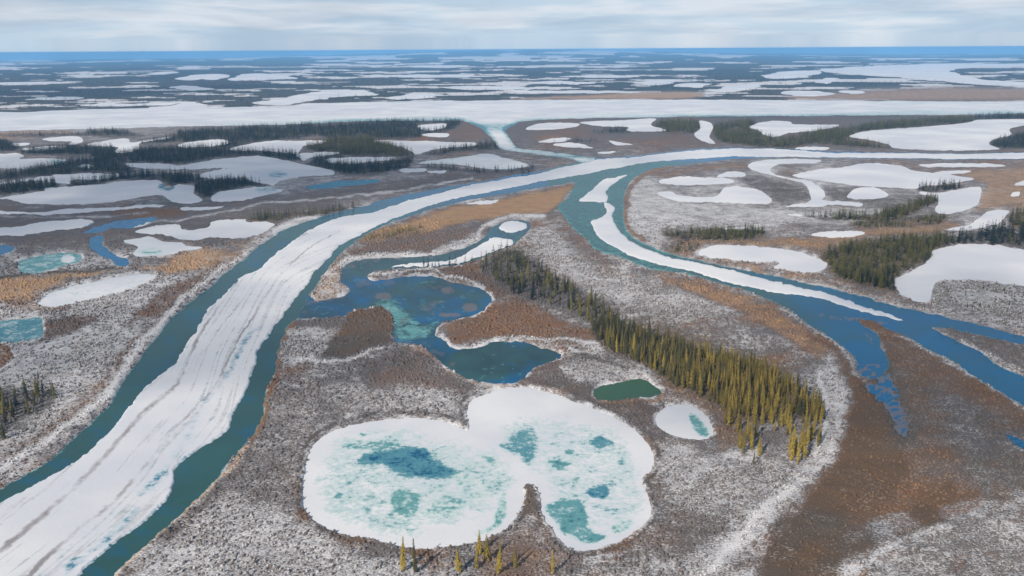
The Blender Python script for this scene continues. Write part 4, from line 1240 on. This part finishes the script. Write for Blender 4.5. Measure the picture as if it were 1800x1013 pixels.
# the rest of the spruces: one mass
rest = [i for i in range(len(trees)) if i not in chosen_set]
tmpl_near = [crown_mesh(300 + v, 18, 5, (1.0, 1.2, .9, 1.1)[v]) for v in range(4)]
tmpl_mid = [crown_mesh(400 + v, 10, 4, 1.6) for v in range(4)]
tmpl_far = [crown_mesh(500 + v, 6, 4, 1.8) for v in range(4)]
RV, RF, RM = [], [], []
off = 0
for i in rest:
    x, y, h, tone, zone, lab = trees[i]
    d = math.hypot(x, y)
    tm = (tmpl_near if d < 620 else tmpl_mid if d < 1200 else tmpl_far)[random.randrange(4)]
    a = random.random() * 6.28
    c, s = math.cos(a), math.sin(a)
    w = h * random.uniform(1.0, 1.45)
    vv = tm[0]
    RV.append(np.stack([(vv[:, 0] * c - vv[:, 1] * s) * w + x, (vv[:, 0] * s + vv[:, 1] * c) * w + y, vv[:, 2] * h + tz[i] - .05], 1))
    RF.append(tm[1] + off)
    RM.append(np.full(len(tm[1]), TONES.index(tone)))
    off += len(vv)
# scattered forest beyond the wide river
NB = 26000
rr = np.sqrt(rng.random(NB) * (7500 ** 2 - 2250 ** 2) + 2250 ** 2)
aa = np.radians(rng.random(NB) * 66 - 33)
bx, by = rr * np.sin(aa), rr * np.cos(aa)
gi = grid_at(bx, by)
kp = (sdW[gi] < -.8) & (C[gi, 3] > .45) & (PY[gi] < 192) & (rng.random(NB) < C[gi, 3])
for x, y, z in zip(bx[kp], by[kp], gz[gi][kp]):
    tm = tmpl_far[random.randrange(4)]
    h = random.uniform(7, 13)
    vv = tm[0]
    RV.append(np.stack([vv[:, 0] * h * 1.6 + x, vv[:, 1] * h * 1.6 + y, vv[:, 2] * h + z], 1))
    RF.append(tm[1] + off)
    RM.append(np.full(len(tm[1]), 3))
    off += len(vv)
f_me = new_mesh("spruce_forest", np.vstack(RV), np.vstack(RF), None, False, [NEEDLE[t] for t in TONES], np.concatenate(RM))
link("spruce_forest", f_me, kind="stuff", label="dark spruce woods spread over the flats between the snowy lakes", category="forest")
print("TREES", len(trees), "rest", len(rest), "far", int(kp.sum()), "shrubs", NS, "grid", NV)

# ------------------------------------------------------------------ haze
def haze():
    y1, z0, z1 = 90000, -1400, 153
    v = [(x, y, z) for x in (-90000, 90000) for y in (-90000, y1) for z in (z0, z1)]
    f = [(0, 1, 3, 2), (4, 6, 7, 5), (0, 4, 5, 1), (2, 3, 7, 6), (0, 2, 6, 4), (1, 5, 7, 3)]
    m = bpy.data.materials.new("air_haze")
    m.use_nodes = True
    t = m.node_tree
    t.nodes.clear()
    o = t.nodes.new('ShaderNodeOutputMaterial')
    p = t.nodes.new('ShaderNodeVolumePrincipled')
    p.inputs['Color'].default_value = (.25, .59, 1.0, 1)
    p.inputs['Density'].default_value = HAZE
    p.inputs['Anisotropy'].default_value = 0.0
    t.links.new(p.outputs[0], o.inputs['Volume'])
    me = new_mesh("haze", np.array(v, float), np.array(f), None, False, [m])
    link("haze", me, kind="stuff", label="thin blue haze in the air over the whole delta", category="haze")


HAZE = 7.2e-5
haze()

# ------------------------------------------------------------------ light
SUN_EL = math.radians(33)
SUN_AZ = math.radians(212)       # behind the camera, to its left
sd = Vector((math.sin(SUN_AZ) * math.cos(SUN_EL), math.cos(SUN_AZ) * math.cos(SUN_EL), math.sin(SUN_EL)))
ld = bpy.data.lights.new("sun", 'SUN')
ld.energy = 4.8
ld.angle = math.radians(0.6)
ld.color = (1.0, .91, .80)
lo = bpy.data.objects.new("sun", ld)
COL.objects.link(lo)
lo.rotation_euler = (-sd).to_track_quat('-Z', 'Y').to_euler()
lo.location = sd * 500

def cloud_material():
    t = NT("shade_cloud")
    geo = t.n('ShaderNodeNewGeometry')
    n = t.noise(geo.outputs['Position'], .0035, 5, .62)
    a, g = t.attr("thick")[0:2]
    f = t.sstep(t.math('ADD', n, t.math('MULTIPLY', a, .55)), .62, .98)
    tr = t.n('ShaderNodeBsdfTransparent')
    df = t.n('ShaderNodeBsdfDiffuse')
    df.inputs[0].default_value = (.85, .86, .88, 1)
    mx_ = t.n('ShaderNodeMixShader')
    t.l(t.math('MULTIPLY', f, .30), mx_.inputs[0])
    t.l(tr.outputs[0], mx_.inputs[1])
    t.l(df.outputs[0], mx_.inputs[2])
    return t.out(mx_.outputs[0])


CV, CF, CT = [], [], []  # clouds added out of view, each set sunward of the ground it shades
for (px, py, ra, rb, alt) in ((250, 300, 750, 420, 1300), (-60, 430, 260, 200, 1250), (560, 300, 420, 260, 1200), (150, 160, 1100, 700, 1500),
                              (1650, 600, 170, 110, 1150), (650, 560, 85, 70, 1100), (60, 640, 110, 130, 1150)):
    gx, gy = ground_at([px], [py])
    c = Vector((gx[0], gy[0], 0)) + sd * (alt / sd.z)
    k0 = sum(len(v_) for v_ in CV)
    nu, nv_ = 36, 13
    vv, tt = [], []
    for j in range(nv_):
        ph = math.pi * (j / (nv_ - 1) - .5)
        for i in range(nu):
            a = i * 2 * math.pi / nu
            r_ = math.cos(ph)
            b_ = 1 + .25 * math.sin(3 * a + px) + .15 * math.sin(5 * a + py)
            vv.append((c.x + ra * r_ * math.cos(a) * b_, c.y + rb * r_ * math.sin(a) * b_, alt + 70 * math.sin(ph)))
            tt.append((1 - r_ ** 2, 0, 0, 1))
    CV.append(np.array(vv))
    CT.append(np.array(tt))
    CF.append(np.array([(k0 + j * nu + i, k0 + j * nu + (i + 1) % nu, k0 + (j + 1) * nu + (i + 1) % nu, k0 + (j + 1) * nu + i) for j in range(nv_ - 1) for i in range(nu)]))
c_me = new_mesh("clouds", np.vstack(CV), np.vstack(CF), {"thick": np.vstack(CT)}, True, [cloud_material()])
link("clouds", c_me, kind="stuff", label="unseen broken clouds added overhead to cast soft shade on the delta", category="clouds")

w = bpy.data.worlds.new("World")
scene.world = w
w.use_nodes = True
t = w.node_tree
t.nodes.clear()
N = t.nodes.new
L = t.links.new
tc = N('ShaderNodeTexCoord')
sep = N('ShaderNodeSeparateXYZ')
L(tc.outputs['Generated'], sep.inputs[0])
mx = N('ShaderNodeMath'); mx.operation = 'MAXIMUM'
L(sep.outputs[2], mx.inputs[0]); mx.inputs[1].default_value = 0.012
cmb = N('ShaderNodeCombineXYZ')
L(sep.outputs[0], cmb.inputs[0]); L(sep.outputs[1], cmb.inputs[1]); L(mx.outputs[0], cmb.inputs[2])
sky = N('ShaderNodeTexSky')
sky.sky_type = 'NISHITA'
sky.sun_disc = False
sky.sun_elevation = SUN_EL
sky.sun_rotation = SUN_AZ
sky.air_density = 1.0
sky.dust_density = 0.6
sky.ozone_density = 1.5
mx2 = N('ShaderNodeMath'); mx2.operation = 'MAXIMUM'
L(sep.outputs[2], mx2.inputs[0]); mx2.inputs[1].default_value = 0.30
cmb2 = N('ShaderNodeCombineXYZ')
L(sep.outputs[0], cmb2.inputs[0]); L(sep.outputs[1], cmb2.inputs[1]); L(mx2.outputs[0], cmb2.inputs[2])
L(cmb2.outputs[0], sky.inputs[0])
mp = N('ShaderNodeMapping')
mp.inputs['Scale'].default_value = (4.5, 4.5, 42.0)
L(cmb.outputs[0], mp.inputs[0])
nz = N('ShaderNodeTexNoise')
nz.inputs['Scale'].default_value = 1.0
nz.inputs['Detail'].default_value = 6
nz.inputs['Roughness'].default_value = .6
nz.inputs['Distortion'].default_value = .5
L(mp.outputs[0], nz.inputs['Vector'])
mr = N('ShaderNodeMapRange'); mr.interpolation_type = 'SMOOTHSTEP'
L(nz.outputs['Fac'], mr.inputs[0])
mr.inputs[1].default_value = .36; mr.inputs[2].default_value = .64
mr.inputs[3].default_value = .72; mr.inputs[4].default_value = 1.0
nz2 = N('ShaderNodeTexNoise')
nz2.inputs['Scale'].default_value = 1.7
nz2.inputs['Detail'].default_value = 5
L(mp.outputs[0], nz2.inputs['Vector'])
mr2 = N('ShaderNodeMapRange'); mr2.interpolation_type = 'SMOOTHSTEP'
L(nz2.outputs['Fac'], mr2.inputs[0])
mr2.inputs[1].default_value = .38; mr2.inputs[2].default_value = .66
cc = N('ShaderNodeMix'); cc.data_type = 'RGBA'
L(mr2.outputs[0], cc.inputs[0])
cc.inputs[6].default_value = (5.9, 7.4, 8.8, 1)
cc.inputs[7].default_value = (8.2, 8.9, 9.7, 1)
mixc = N('ShaderNodeMix'); mixc.data_type = 'RGBA'
hi = N('ShaderNodeMapRange'); hi.interpolation_type = 'SMOOTHSTEP'
L(sep.outputs[2], hi.inputs[0])
hi.inputs[1].default_value = .10; hi.inputs[2].default_value = .34
hi.inputs[3].default_value = 1.0; hi.inputs[4].default_value = .28
mm = N('ShaderNodeMath'); mm.operation = 'MULTIPLY'
L(mr.outputs[0], mm.inputs[0]); L(hi.outputs[0], mm.inputs[1])
L(mm.outputs[0], mixc.inputs[0])
L(sky.outputs[0], mixc.inputs[6])
L(cc.outputs[2], mixc.inputs[7])
bg = N('ShaderNodeBackground')
bg.inputs['Strength'].default_value = 0.09
L(mixc.outputs[2], bg.inputs['Color'])
wo = N('ShaderNodeOutputWorld')
L(bg.outputs[0], wo.inputs['Surface'])

vs = scene.view_settings
vs.view_transform = 'Standard'
vs.look = 'None'
vs.exposure = 0.0
vs.gamma = 1.0
vs.use_curve_mapping = False
scene.render.engine = 'CYCLES'
cy = scene.cycles
cy.max_bounces = 5
cy.transparent_max_bounces = 12
cy.diffuse_bounces = 2
cy.glossy_bounces = 2
cy.transmission_bounces = 2
cy.volume_bounces = 2
cy.use_denoising = True
cy.sample_clamp_indirect = 4
